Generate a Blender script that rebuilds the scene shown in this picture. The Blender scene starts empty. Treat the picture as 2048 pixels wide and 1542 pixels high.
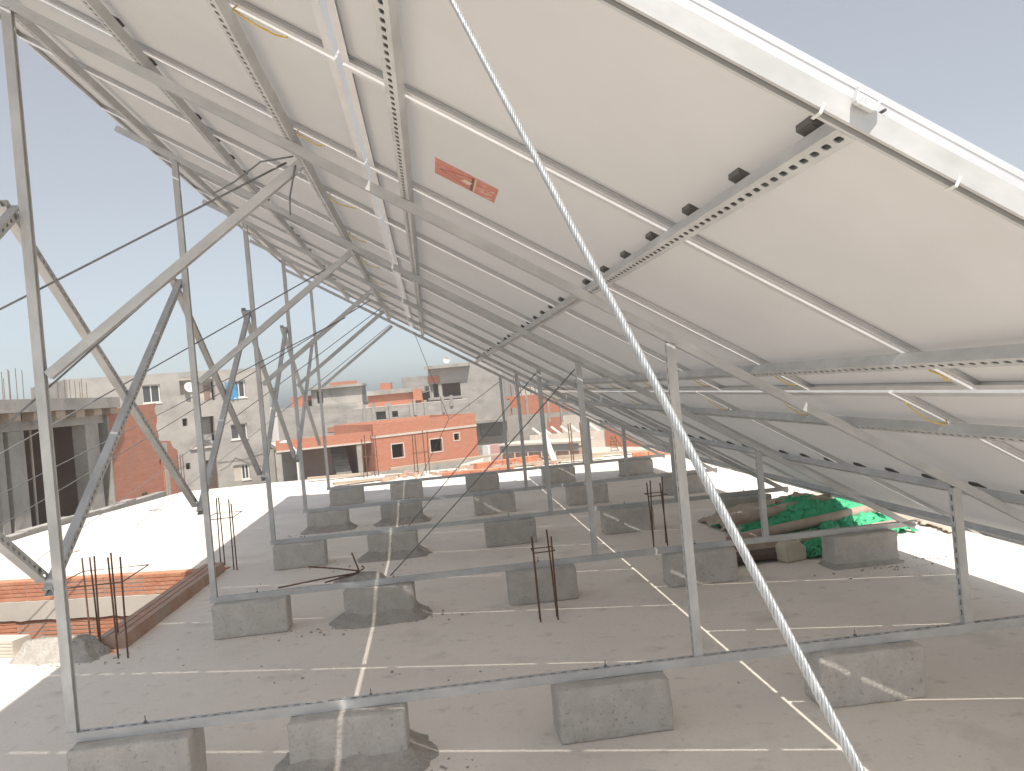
import bpy, math, random
from mathutils import Vector, Matrix, noise
from mathutils.geometry import tessellate_polygon
random.seed(7)
R = math.radians
scene = bpy.context.scene
col = scene.collection

# ---------------------------------------------------------------- camera
CAM = Vector((1.661, -4.007, 1.612)); PITCH, ROLL, YAW = -0.0018, 0.0904, -0.0935; FPX = 1771.4
cd = bpy.data.cameras.new('camera'); cam = bpy.data.objects.new('camera', cd); col.objects.link(cam)
cd.sensor_width = 36.0; cd.lens = FPX/2048*36.0; cd.clip_start = 0.05; cd.clip_end = 3000
Rw = Matrix.Rotation(YAW, 3, 'Z') @ Matrix.Rotation(PITCH, 3, 'X') @ Matrix.Rotation(ROLL, 3, 'Y')   # x right, y forward, z up
cam.matrix_world = Matrix.Translation(CAM) @ (Rw @ Matrix.Rotation(R(90), 3, 'X')).to_4x4()
scene.camera = cam

# ---------------------------------------------------------------- sky, sun, exposure
to_sun = Vector((0.14, -0.55, 1.0)).normalized()
w = bpy.data.worlds.new('World'); scene.world = w; w.use_nodes = True
nt = w.node_tree; bg = nt.nodes['Background']
sky = nt.nodes.new('ShaderNodeTexSky'); sky.sky_type = 'NISHITA'; sky.sun_disc = False
sky.sun_elevation = math.asin(to_sun.z); sky.sun_rotation = math.atan2(to_sun.x, to_sun.y)
sky.air_density = 1.0; sky.dust_density = 1.2; sky.ozone_density = 1.0
hs = nt.nodes.new('ShaderNodeHueSaturation'); hs.inputs['Saturation'].default_value = 0.36
nt.links.new(sky.outputs[0], hs.inputs['Color']); tcw = nt.nodes.new('ShaderNodeTexCoord'); sxw = nt.nodes.new('ShaderNodeSeparateXYZ'); mrw = nt.nodes.new('ShaderNodeMapRange'); mxw = nt.nodes.new('ShaderNodeMix')
nt.links.new(tcw.outputs['Generated'], sxw.inputs[0]); nt.links.new(sxw.outputs['Z'], mrw.inputs[0])
mrw.inputs[1].default_value = 0.0; mrw.inputs[2].default_value = 0.45; mxw.data_type = 'RGBA'
rz_ = nt.nodes.new('ShaderNodeValToRGB'); e_ = rz_.color_ramp.elements      # dusty air: dull low down, clear overhead
e_[0].position = 0.0; e_[0].color = (0.84, 0.94, 1.03, 1); e_[1].position = 1.0; e_[1].color = (1, 1, 1, 1)
for p_, c_ in ((0.10, (0.86, 0.95, 1.03, 1)), (0.30, (0.85, 0.90, 0.95, 1)), (0.52, (0.87, 0.90, 0.92, 1)), (0.80, (1.0, 1.0, 1.0, 1))): q_ = e_.new(p_); q_.color = c_
mxw.data_type = 'RGBA'; mxw.blend_type = 'MULTIPLY'; mxw.inputs[0].default_value = 1.0
nt.links.new(mrw.outputs[0], rz_.inputs[0]); nt.links.new(hs.outputs[0], mxw.inputs[6]); nt.links.new(rz_.outputs[0], mxw.inputs[7])
nt.links.new(mxw.outputs[2], bg.inputs[0]); bg.inputs[1].default_value = 0.100
sd = bpy.data.lights.new('sun', 'SUN'); sd.energy = 4.0; sd.angle = R(0.53); sd.color = (1.0, 0.93, 0.84)
sun = bpy.data.objects.new('sun', sd); col.objects.link(sun); sun.location = (3, -10, 20)
sun.rotation_euler = to_sun.to_track_quat('Z', 'Y').to_euler()
scene.view_settings.view_transform = 'Standard'; scene.view_settings.look = 'None'
scene.view_settings.exposure = 0.63; scene.view_settings.gamma = 1.0
scene.render.engine = 'CYCLES'
scene.cycles.max_bounces = 10; scene.cycles.diffuse_bounces = 6; scene.cycles.use_denoising = True

# ---------------------------------------------------------------- materials
def mat(name, c1, c2=None, scale=4.0, rough=0.8, metal=0.0, bump=0.0, bscale=None, detail=6.0, lo=0.35, hi=0.65, spots=None, stretch=None, spec=None, rand=0.0):
    m = bpy.data.materials.new(name); m.use_nodes = True
    t = m.node_tree; N = t.nodes; L = t.links; b = N['Principled BSDF']
    b.inputs['Roughness'].default_value = rough; b.inputs['Metallic'].default_value = metal
    if spec is not None: b.inputs['Specular IOR Level'].default_value = spec
    b.inputs['Base Color'].default_value = (*c1, 1)
    tc = N.new('ShaderNodeTexCoord'); src = tc.outputs['Object']
    if stretch:
        mp = N.new('ShaderNodeMapping'); mp.inputs['Scale'].default_value = stretch; L.new(src, mp.inputs[0]); src = mp.outputs[0]
    out = None
    if c2:
        n = N.new('ShaderNodeTexNoise'); n.inputs['Scale'].default_value = scale; n.inputs['Detail'].default_value = detail; n.inputs['Roughness'].default_value = 0.62
        L.new(src, n.inputs['Vector'])
        r = N.new('ShaderNodeValToRGB'); r.color_ramp.elements[0].position = lo; r.color_ramp.elements[1].position = hi
        r.color_ramp.elements[0].color = (*c1, 1); r.color_ramp.elements[1].color = (*c2, 1)
        L.new(n.outputs['Fac'], r.inputs[0]); out = r.outputs[0]
        if spots:
            for sc_, a0, a1, c3, am in spots:
                n3 = N.new('ShaderNodeTexNoise'); n3.inputs['Scale'].default_value = sc_; n3.inputs['Detail'].default_value = 8; L.new(src, n3.inputs['Vector'])
                mr = N.new('ShaderNodeMapRange'); mr.inputs[1].default_value = a0; mr.inputs[2].default_value = a1; mr.inputs[4].default_value = am
                L.new(n3.outputs['Fac'], mr.inputs[0])
                mx = N.new('ShaderNodeMix'); mx.data_type = 'RGBA'; mx.inputs[7].default_value = (*c3, 1)
                L.new(mr.outputs[0], mx.inputs[0]); L.new(out, mx.inputs[6]); out = mx.outputs[2]
        L.new(out, b.inputs['Base Color'])
    if rand and out:
        oi = N.new('ShaderNodeObjectInfo'); mr = N.new('ShaderNodeMapRange'); mr.inputs[3].default_value = 1-rand; mr.inputs[4].default_value = 1+rand; L.new(oi.outputs['Random'], mr.inputs[0])
        vs = N.new('ShaderNodeVectorMath'); vs.operation = 'SCALE'; L.new(out, vs.inputs[0]); L.new(mr.outputs[0], vs.inputs['Scale']); L.new(vs.outputs[0], b.inputs['Base Color'])
    if bump:
        n2 = N.new('ShaderNodeTexNoise'); n2.inputs['Scale'].default_value = bscale or scale*6; n2.inputs['Detail'].default_value = 7; L.new(src, n2.inputs['Vector'])
        bp = N.new('ShaderNodeBump'); bp.inputs['Strength'].default_value = bump; bp.inputs['Distance'].default_value = 0.02
        L.new(n2.outputs['Fac'], bp.inputs['Height']); L.new(bp.outputs[0], b.inputs['Normal'])
    return m

def brick_mat(name, c1, c2, mortar, bw=0.30, bh=0.20, ms=0.012, axis='xz', vary=0.5):
    m = bpy.data.materials.new(name); m.use_nodes = True
    t = m.node_tree; N = t.nodes; L = t.links; b = N['Principled BSDF']; b.inputs['Roughness'].default_value = 0.85
    tc = N.new('ShaderNodeTexCoord'); sx = N.new('ShaderNodeSeparateXYZ'); L.new(tc.outputs['Object'], sx.inputs[0])
    ad = N.new('ShaderNodeMath'); L.new(sx.outputs['X'], ad.inputs[0]); L.new(sx.outputs['Y'], ad.inputs[1])
    cb = N.new('ShaderNodeCombineXYZ'); L.new(ad.outputs[0], cb.inputs['X']); L.new(sx.outputs['Z'], cb.inputs['Y'])
    nz = N.new('ShaderNodeTexNoise'); nz.inputs['Scale'].default_value = 3.0; L.new(cb.outputs[0], nz.inputs['Vector'])
    vm = N.new('ShaderNodeVectorMath'); vm.operation = 'SCALE'; vm.inputs['Scale'].default_value = 0.02; L.new(nz.outputs['Color'], vm.inputs[0])
    va = N.new('ShaderNodeVectorMath'); L.new(cb.outputs[0], va.inputs[0]); L.new(vm.outputs[0], va.inputs[1])
    br = N.new('ShaderNodeTexBrick'); br.inputs['Scale'].default_value = 1.0; br.inputs['Brick Width'].default_value = bw; br.inputs['Row Height'].default_value = bh
    br.inputs['Mortar Size'].default_value = ms; br.inputs['Mortar Smooth'].default_value = 0.3; br.inputs['Bias'].default_value = 0.0
    br.inputs['Color1'].default_value = (*c1, 1); br.inputs['Color2'].default_value = (*c2, 1); br.inputs['Mortar'].default_value = (*mortar, 1)
    L.new(va.outputs[0], br.inputs['Vector'])
    n = N.new('ShaderNodeTexNoise'); n.inputs['Scale'].default_value = 1.3; n.inputs['Detail'].default_value = 8; L.new(tc.outputs['Object'], n.inputs['Vector'])
    mr = N.new('ShaderNodeMapRange'); mr.inputs[1].default_value = 0.42; mr.inputs[2].default_value = 0.75; mr.inputs[4].default_value = vary; L.new(n.outputs['Fac'], mr.inputs[0])
    mx = N.new('ShaderNodeMix'); mx.data_type = 'RGBA'; mx.inputs[7].default_value = (*mortar, 1)
    L.new(mr.outputs[0], mx.inputs[0]); L.new(br.outputs['Color'], mx.inputs[6]); L.new(mx.outputs[2], b.inputs['Base Color'])
    bp = N.new('ShaderNodeBump'); bp.inputs['Strength'].default_value = 0.5; bp.inputs['Distance'].default_value = 0.01; bp.invert = True
    L.new(br.outputs['Fac'], bp.inputs['Height']); L.new(bp.outputs[0], b.inputs['Normal'])
    return m

M = {}
M['slab'] = mat('cement_floor', (0.80, 0.735, 0.66), (0.86, 0.795, 0.715), 1.1, 0.9, bump=0.25, bscale=45, lo=0.3, hi=0.7,
    spots=[(0.7, 0.54, 0.76, (0.62, 0.57, 0.51), 0.65), (2.3, 0.58, 0.72, (0.60, 0.55, 0.49), 0.6), (26, 0.61, 0.73, (0.62, 0.57, 0.51), 0.55), (9.0, 0.60, 0.74, (0.48, 0.44, 0.395), 0.55), (60, 0.64, 0.76, (0.48, 0.44, 0.39), 0.6), (150, 0.6, 0.75, (0.84, 0.79, 0.72), 0.5)])
M['galv'] = mat('galvanised_steel', (0.46, 0.465, 0.46), (0.57, 0.575, 0.57), 14, 0.5, 0.25, bump=0.02, bscale=25, spots=[(3.0, 0.55, 0.7, (0.72, 0.725, 0.72), 0.6), (1.2, 0.58, 0.75, (0.42, 0.42, 0.41), 0.6)], stretch=(0.5, 1, 1))
M['alu'] = mat('aluminium', (0.70, 0.70, 0.70), (0.76, 0.76, 0.76), 8, 0.38, 0.5)
def glass_cells():          # see-through cells added to brighten the underside; daylight passes to the white sheet
    m = bpy.data.materials.new('dark_cells'); m.use_nodes = True; t = m.node_tree; N = t.nodes; L = t.links
    N.remove(N['Principled BSDF']); tr = N.new('ShaderNodeBsdfTransparent'); gl = N.new('ShaderNodeBsdfGlossy'); mx = N.new('ShaderNodeMixShader'); fr = N.new('ShaderNodeFresnel')
    tr.inputs[0].default_value = (0.50, 0.515, 0.54, 1); gl.inputs['Roughness'].default_value = 0.12; fr.inputs[0].default_value = 1.4
    L.new(fr.outputs[0], mx.inputs[0]); L.new(tr.outputs[0], mx.inputs[1]); L.new(gl.outputs[0], mx.inputs[2]); L.new(mx.outputs[0], N['Material Output'].inputs[0]); return m
def sheet_mat():  # translucent share added to lift the underside and the floor below
    m = mat('white_backsheet', (0.62, 0.60, 0.575), (0.69, 0.67, 0.64), 1.1, 0.6, spots=[(3.0, 0.55, 0.75, (0.60, 0.57, 0.53), 0.5)]); t = m.node_tree; N = t.nodes; L = t.links; b = N['Principled BSDF']
    tl = N.new('ShaderNodeBsdfTranslucent'); tl.inputs[0].default_value = (0.92, 0.88, 0.82, 1); mx = N.new('ShaderNodeMixShader'); mx.inputs[0].default_value = 0.42
    L.new(b.outputs[0], mx.inputs[1]); L.new(tl.outputs[0], mx.inputs[2]); L.new(mx.outputs[0], N['Material Output'].inputs[0]); return m
M['cells'] = glass_cells(); M['backsheet'] = sheet_mat()
M['black'] = mat('black_plastic', (0.085, 0.078, 0.072), (0.12, 0.11, 0.105), 20, 0.5)
M['block'] = mat('grey_block', (0.47, 0.44, 0.40), (0.57, 0.54, 0.495), 9, 0.92, bump=0.5, bscale=60,
    spots=[(2.2, 0.55, 0.7, (0.50, 0.48, 0.455), 0.6), (55, 0.60, 0.72, (0.26, 0.25, 0.235), 0.7), (30, 0.66, 0.74, (0.6, 0.58, 0.55), 0.7)], rand=0.10)
M['mortar'] = mat('rough_mortar', (0.36, 0.33, 0.295), (0.47, 0.435, 0.395), 14, 0.95, bump=0.9, bscale=45)
M['concrete'] = mat('grey_concrete', (0.29, 0.275, 0.25), (0.42, 0.40, 0.37), 0.55, 0.92, bump=0.3, bscale=8,
    spots=[(2.0, 0.54, 0.7, (0.22, 0.21, 0.19), 0.7), (0.3, 0.55, 0.7, (0.48, 0.46, 0.42), 0.5), (7, 0.58, 0.7, (0.25, 0.24, 0.22), 0.5)])
M['concrete_dark'] = mat('shuttered_concrete', (0.30, 0.285, 0.265), (0.44, 0.42, 0.39), 0.5, 0.92, bump=0.3, bscale=6,
    spots=[(1.2, 0.55, 0.7, (0.24, 0.23, 0.21), 0.6)], stretch=(1, 1, 3))
M['render'] = mat('grey_render', (0.33, 0.315, 0.29), (0.43, 0.41, 0.38), 0.45, 0.92, bump=0.25, bscale=7,
    spots=[(0.8, 0.52, 0.70, (0.25, 0.235, 0.215), 0.7), (5, 0.58, 0.75, (0.29, 0.275, 0.25), 0.6), (2.2, 0.60, 0.68, (0.47, 0.45, 0.42), 0.5)], stretch=(1.0, 1.0, 1.6))
M['cream'] = mat('cream_cement', (0.52, 0.47, 0.41), (0.62, 0.56, 0.49), 2.0, 0.9)
M['white'] = mat('white_paint', (0.72, 0.70, 0.67), (0.78, 0.76, 0.73), 3.0, 0.6)
M['pink'] = mat('pink_paint', (0.50, 0.30, 0.28), (0.56, 0.35, 0.32), 2.0, 0.85)
M['greysheet'] = mat('grey_sheet', (0.27, 0.26, 0.25), (0.33, 0.32, 0.31), 2.0, 0.6)
M['brick'] = brick_mat('hollow_brick', (0.49, 0.18, 0.105), (0.55, 0.22, 0.135), (0.38, 0.20, 0.14), bw=0.26, bh=0.11, ms=0.012, vary=0.35)
M['brick_worn'] = brick_mat('worn_brick', (0.42, 0.165, 0.105), (0.48, 0.20, 0.13), (0.36, 0.22, 0.165), bw=0.28, bh=0.12, ms=0.010, vary=0.5)
M['terracotta'] = mat('terracotta', (0.52, 0.22, 0.13), (0.60, 0.29, 0.18), 7, 0.85, bump=0.3, bscale=30, spots=[(5, 0.56, 0.7, (0.55, 0.42, 0.33), 0.6)])
M['dusty_brick'] = mat('dusty_brick', (0.44, 0.26, 0.19), (0.50, 0.36, 0.285), 5, 0.9, bump=0.3, bscale=30, spots=[(6, 0.5, 0.62, (0.44, 0.37, 0.31), 0.85)])
M['glass'] = mat('window_glass', (0.06, 0.065, 0.07), (0.09, 0.095, 0.10), 0.5, 0.1)
M['dark'] = mat('dark_timber_hole_shade', (0.085, 0.055, 0.045), (0.12, 0.08, 0.065), 3, 0.8)
M['inner'] = mat('brown_render', (0.25, 0.175, 0.15), (0.32, 0.23, 0.195), 0.8, 0.95)  # plain brown tone, mostly for walls behind openings
M['rust'] = mat('rusty_steel', (0.13, 0.075, 0.05), (0.22, 0.13, 0.085), 25, 0.85, 0.2, bump=0.5, bscale=150)
M['cable'] = mat('steel_cable', (0.16, 0.165, 0.17), (0.24, 0.245, 0.25), 30, 0.5, 0.4)
M['rope'] = mat('wire_rope', (0.30, 0.315, 0.32), (0.40, 0.415, 0.42), 60, 0.35, 0.35)
M['green'] = mat('green_net', (0.06, 0.42, 0.20), (0.09, 0.54, 0.28), 9, 0.65, bump=0.6, bscale=70, spots=[(12, 0.56, 0.68, (0.03, 0.25, 0.115), 0.7)])
M['sack'] = mat('dusty_cloth', (0.46, 0.38, 0.30), (0.58, 0.49, 0.40), 6, 0.95, bump=0.5, bscale=25)
M['pipe'] = mat('brown_pipe', (0.38, 0.28, 0.22), (0.50, 0.40, 0.33), 8, 0.6)
M['can'] = mat('cream_plastic', (0.52, 0.47, 0.36), (0.58, 0.53, 0.42), 5, 0.45)
M['yellow'] = mat('yellow_wire', (0.62, 0.42, 0.04), (0.68, 0.50, 0.08), 40, 0.5)
M['wood'] = mat('weathered_timber', (0.36, 0.29, 0.22), (0.48, 0.40, 0.31), 4, 0.9, stretch=(0.3, 3, 3))
M['street'] = mat('sandy_street', (0.30, 0.27, 0.235), (0.36, 0.325, 0.285), 0.2, 0.95)
M['sticker'] = mat('red_sticker', (0.50, 0.175, 0.13), (0.58, 0.245, 0.19), 18, 0.6, spots=[(30, 0.55, 0.7, (0.64, 0.40, 0.33), 0.6)])
M['sticker_mark'] = mat('sticker_ink', (0.22, 0.10, 0.075), (0.27, 0.13, 0.09), 30, 0.7)
M['sticker_pale'] = mat('sticker_scrape', (0.62, 0.50, 0.40), (0.68, 0.57, 0.46), 30, 0.7)
M['blue'] = mat('blue_cloth', (0.03, 0.22, 0.42), (0.10, 0.38, 0.60), 4, 0.8)
M['clip'] = mat('pale_clip', (0.62, 0.62, 0.60), None, rough=0.35)

# ---------------------------------------------------------------- mesh helpers
class MB:
    def __init__(s): s.v = []; s.f = []
    def add(s, vs, fs):
        o = len(s.v); s.v += [Vector(p) for p in vs]; s.f += [[i+o for i in f] for f in fs]; return s
    def box(s, x0, x1, y0, y1, z0, z1, m=None):
        p = [Vector((x, y, z)) for z in (z0, z1) for y in (y0, y1) for x in (x0, x1)]
        if m is not None: p = [m @ q for q in p]
        return s.add(p, [[0, 2, 3, 1], [4, 5, 7, 6], [0, 1, 5, 4], [2, 6, 7, 3], [0, 4, 6, 2], [1, 3, 7, 5]])
    def tube(s, pts, r, n=6, cap=True, taper=None):
        pts = [Vector(p) for p in pts]; o = len(s.v); k = len(pts)
        t0 = (pts[1]-pts[0]).normalized(); up = Vector((0, 0, 1)) if abs(t0.z) < 0.9 else Vector((1, 0, 0))
        a = t0.cross(up).normalized()
        for i, p in enumerate(pts):
            t = (pts[min(i+1, k-1)]-pts[max(i-1, 0)]).normalized()
            a = (a - t*a.dot(t)).normalized(); b = t.cross(a)
            rr = r if taper is None else r*(1-(1-taper)*i/(k-1))
            for j in range(n):
                g = 2*math.pi*j/n; s.v.append(p + (a*math.cos(g)+b*math.sin(g))*rr)
        for i in range(k-1):
            for j in range(n):
                j2 = (j+1) % n; s.f.append([o+i*n+j, o+i*n+j2, o+(i+1)*n+j2, o+(i+1)*n+j])
        if cap:
            s.f.append([o+j for j in range(n)][::-1]); s.f.append([o+(k-1)*n+j for j in range(n)])
        return s
    def prism(s, poly, y0, y1):          # polygon in x,z extruded along y
        n = len(poly); vs = [(x, y0, z) for x, z in poly] + [(x, y1, z) for x, z in poly]
        return s.add(vs, [list(range(n)), list(range(2*n-1, n-1, -1))] + [[i, i+n, (i+1) % n+n, (i+1) % n] for i in range(n)])
    def mesh(s, name, m, smooth=False, bevel=0):
        me = bpy.data.meshes.new(name); me.from_pydata([tuple(p) for p in s.v], [], s.f)
        if m: me.materials.append(m)
        if smooth: me.polygons.foreach_set('use_smooth', [True]*len(me.polygons))
        import bmesh
        bm = bmesh.new(); bm.from_mesh(me); bmesh.ops.recalc_face_normals(bm, faces=bm.faces); bm.to_mesh(me); bm.free()
        me.update(); return me
    def build(s, name, m, parent=None, mw=None, smooth=False, bevel=0):
        o = bpy.data.objects.new(name, s.mesh(name, m, smooth)); col.objects.link(o)
        if parent: o.parent = parent
        if mw is not None: o.matrix_local = mw
        if bevel:
            bv = o.modifiers.new('bevel', 'BEVEL'); bv.width = bevel; bv.segments = 2; bv.limit_method = 'ANGLE'
        return o
def place(name, me, parent=None, mw=None):
    o = bpy.data.objects.new(name, me); col.objects.link(o)
    if parent: o.parent = parent
    if mw is not None: o.matrix_local = mw
    return o
def tag(o, label=None, cat=None, group=None, kind=None):
    for k, v in (('label', label), ('category', cat), ('group', group), ('kind', kind)):
        if v: o[k] = v
    return o
def thing(name, label, cat, loc=(0, 0, 0), rz=0, group=None, mw=None):
    o = bpy.data.objects.new(name, None); col.objects.link(o); o.empty_display_size = 0.1
    if mw is not None: o.matrix_world = mw
    else: o.location = loc; o.rotation_euler = (0, 0, rz)
    return tag(o, label, cat, group)
kids = {}
def copy_tree(o, parent=None, depth=0):
    c = o.copy(); col.objects.link(c)
    if parent: c.parent = parent
    for ch in list(o.children): copy_tree(ch, c)
    return c
def ray(u, v): return Rw @ Vector(((u-1024)/FPX, 1.0, -(v-771)/FPX))
def at(u, v, Y): d = ray(u, v); return CAM + d*((Y-CAM.y)/d.y)
def ong(u, v, z=0.0): d = ray(u, v); return CAM + d*((z-CAM.z)/d.z)

# ---------------------------------------------------------------- ground, own roof
def sheet(poly, holes, z, name, m, kind='structure'):
    vs = []; [vs.extend(p) for p in [poly]+holes]
    tri = tessellate_polygon([[Vector((x, y, 0)) for x, y in p] for p in [poly]+holes])
    mb = MB(); mb.add([(x, y, z) for x, y in vs], [list(t) for t in tri]); return mb
street = MB().add([(-900, -900, -4.2), (900, -900, -4.2), (900, 1200, -4.2), (-900, 1200, -4.2)], [[0, 1, 2, 3]]).build('street', M['street']); tag(street, kind='structure')
HOLE = [(-0.55, 5.15), (-0.66, 2.36), (-4.0, 3.62), (-4.0, 6.06)]
OUT = [(-4.55, -5.0), (13, -5.0), (13, 12.9), (4.2, 13.9), (1.1, 14.2), (-1.7, 15.0), (-3.6, 14.9), (-4.3, 11.4), (-4.55, 9.1)]
mb = sheet(OUT, [HOLE], 0.0, 'roof', M['slab'])
def skirt(mb, poly, z0, z1):
    n = len(poly)
    for i in range(n):
        a, b = poly[i], poly[(i+1) % n]; mb.add([(*a, z1), (*b, z1), (*b, z0), (*a, z0)], [[0, 1, 2, 3]])
skirt(mb, OUT, -4.2, 0.0)
roof = mb.build('roof_terrace', M['slab']); tag(roof, kind='structure')

# ---------------------------------------------------------------- slotted strut channel
SW = 0.041; T = 0.0025
def strut_mesh(L, slots=True, half=SW/2, h=SW, pitch=0.05):
    mb = MB(); w_ = half
    for sg in (-1, 1):
        y0, y1 = sorted((sg*(w_-T), sg*w_)); mb.box(0, L, y0, y1, 0, h)
        y0, y1 = sorted((sg*(w_-0.0105), sg*(w_-T))); mb.box(0, L, y0, y1, h-T, h)
        y0, y1 = sorted((sg*(w_-0.0105), sg*(w_-0.0085))); mb.box(0, L, y0, y1, h-T-0.006, h-T)
    wi = w_-T
    if not slots:
        mb.box(0, L, -wi, wi, 0, T); return mb
    n = int(L/pitch); off = (L-n*pitch)/2
    if off > 1e-4: mb.box(0, off, -wi, wi, 0, T); mb.box(L-off, L, -wi, wi, 0, T)
    a, b, c = 0.0145, 0.0068, 0.004
    oc = [(-a, -b+c), (-a+c, -b), (a-c, -b), (a, -b+c), (a, b-c), (a-c, b), (-a+c, b), (-a, b-c)]
    for i in range(n):
        x = off+(i+0.5)*pitch; hp = pitch/2
        ring = [(x-hp, -wi), (x+hp, -wi), (x+hp, wi), (x-hp, wi)]
        P = [(px, py, z) for z in (0, T) for px, py in ring+[(x+p, q) for p, q in oc]]
        f = [[0, 1, 6, 5], [0, 5, 4], [1, 2, 8, 7], [1, 7, 6], [2, 3, 10, 9], [2, 9, 8], [3, 0, 4, 11], [3, 11, 10]]
        fs = [q[::-1] for q in f] + [[j+12 for j in q] for q in f] + [[4+j, 4+(j+1) % 8, 16+(j+1) % 8, 16+j] for j in range(8)]
        mb.add(P, fs)
    return mb
def strut_mw(p0, p1, web, base=Vector((0, 0, 0))):     # web = direction the slotted back faces; p0 on the back's centre line
    p0, p1 = Vector(p0), Vector(p1); x = (p1-p0).normalized(); z = -(Vector(web) - x*Vector(web).dot(x)).normalized(); y = z.cross(x)
    m = Matrix((x, y, z)).transposed().to_4x4(); m.translation = p0-base; return m

# array plane: s downhill, y along the rows, h above the tops of the posts
SL = 0.6081; TH = math.atan(SL); CT, ST = math.cos(TH), math.sin(TH); ZT = 3.424
E1 = Vector((CT, 0, -ST)); EN = Vector((ST, 0, CT)); EY = Vector((0, 1, 0)); P0 = Vector((0, 0, ZT))
def ap(s, y, h): return P0 + E1*s + EY*y + EN*h
FY = [-2.535, 0.0, 2.531, 4.961, 7.248, 9.81]
XA, XB, XE = 2.782, 4.10, 5.25
BLX = [(0.0, 0.52), (0.93, 1.43), (2.1, 2.6), (3.31, 3.81), (4.57, 5.08)]

def make_frame(up=0.0):
    t = thing('support_frame', 'x', 'steel frame')
    def st(name, p0, p1, web, slots=True):
        L = (Vector(p1)-Vector(p0)).length; return place(name, strut_mesh(L, slots).mesh(name, M['galv']), t, strut_mw(p0, p1, web))
    st('base_rail', (-0.03, 0, 0.282), (XE+0.04, 0, 0.282), (0, 0, 1))
    zt = lambda x: ZT-SL*x+up/CT
    st('tall_post', (-0.02, 0, 0.283), (-0.02, 0, zt(0)+0.002), (-1, 0, 0))
    for x in (XA, XB): st('short_post', (x-0.02, 0, 0.283), (x-0.02, 0, zt(x)+0.002), (-1, 0, 0))
    st('rafter', ap(-0.46, 0, 0.041+up), ap(XE/CT+0.03, 0, 0.041+up), EN)
    a, b = Vector((0.022, 0, 1.845)), ap(1.19/CT, 0, -0.001); d = (b-a).normalized(); nn = Vector((-d.z, 0, d.x))
    st('diagonal_strut', a, b-d*0.02, nn)
    for x in [0.30, 1.28, 2.35, 3.55, 4.82]:
        MB().tube([(x, 0.010, 0.24), (x, 0.010, 0.312)], 0.0022, 6).box(x-0.006, x+0.006, 0.004, 0.016, 0.284, 0.289).build('anchor_bolt', M['cable'], t)
    bd = MB()
    for x in (XA, XB, -0.0):
        for k in range(9): 
            q = Vector((x-0.02+0.005*k, -0.021, 0.284)); r_ = 0.0035+0.002*random.random(); bd.box(q.x-r_, q.x+r_, q.y-r_, q.y+r_, q.z-r_, q.z+r_)
    bd.build('weld_bead', M['galv'], t)
    return t
FL = ['galvanised support frame at the near end, its rafter crossing the top right sky edge',
      'nearest complete triangular support frame, rail on the front row of concrete blocks',
      'support frame standing on the second block row, rail passing the rebar star',
      'support frame in the middle of the array, rail on the third block row',
      'support frame on the fourth block row, behind the middle one',
      'farthest support frame, rail on the last block row below the far panel edge']
fr0 = make_frame(); near = make_frame(0.0415)       # the near end frame carries its rafter at purlin level
for i, y in enumerate(FY):
    o = near if i == 0 else fr0 if i == 1 else copy_tree(fr0)
    o.location = (0, y, 0); tag(o, FL[i], 'steel frame', 'triangular support frames under the solar panels')

# cross braces between the tall posts
BR = ['near bay, beside the closest tall post', 'first full bay', 'second full bay', 'third full bay', 'last bay at the far end']
for i in range(5):
    y0, y1 = FY[i], FY[i+1]
    for k, (za, zb, xo) in enumerate(((2.55, 0.95, -0.066), (0.93, 2.56, -0.0225))):
        p0 = Vector((xo, y0+0.03, za)); p1 = Vector((xo, y1+(0.045 if k == 0 else 0.02), zb)); 
        p0 += (p0-p1).normalized()*0.06
        o = place('cross_brace', strut_mesh((p1-p0).length).mesh('cross_brace', M['galv']), None, strut_mw(p0, p1, (1, 0, 0)))
        tag(o, 'slotted cross brace %s away from the camera, %s' % ('falling' if k == 0 else 'rising', BR[i]), 'brace', 'cross braces between the tall posts')
        Lb = (p1-p0).length
        for xb in (0.085, Lb-0.085): MB().tube([(xb, 0, -0.006), (xb, 0, 0.006)], 0.0085, 6).tube([(xb, 0, -0.0012), (xb, 0, -0.0004)], 0.015, 12).build('bolt', M['cable'], o)

# purlins
PX = [(-0.177, 'purlin close under the upper edge of the array'), (0.605, 'purlin along the junction boxes of the top panel row'), (1.31, 'purlin low under the top panel row, with yellow earth wires'),
      (1.883, 'purlin with its slots seen straight from below, left of the red sticker'), (2.819, 'purlin along the junction boxes of the middle panel row'),
      (3.673, 'purlin at right just above the long panel joint'), (4.224, 'purlin just below the long panel joint at right'),
      (5.03, 'purlin along the junction boxes of the bottom panel row'), (5.85, 'lowest purlin near the bottom edge of the array')]
YN, YF = -2.557, 9.793
PS = [x for x, _ in PX]
pm = strut_mesh(YF-YN+0.06).mesh('purlin', M['galv'])
for s, (x, lab) in zip(PS, PX):
    o = place('purlin', pm, None, strut_mw(ap(s, YN+0.046, 0.0425), ap(s, YF, 0.0425), -EN)); tag(o, 'slotted '+lab, 'purlin', 'slotted purlins under the panels')

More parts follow.
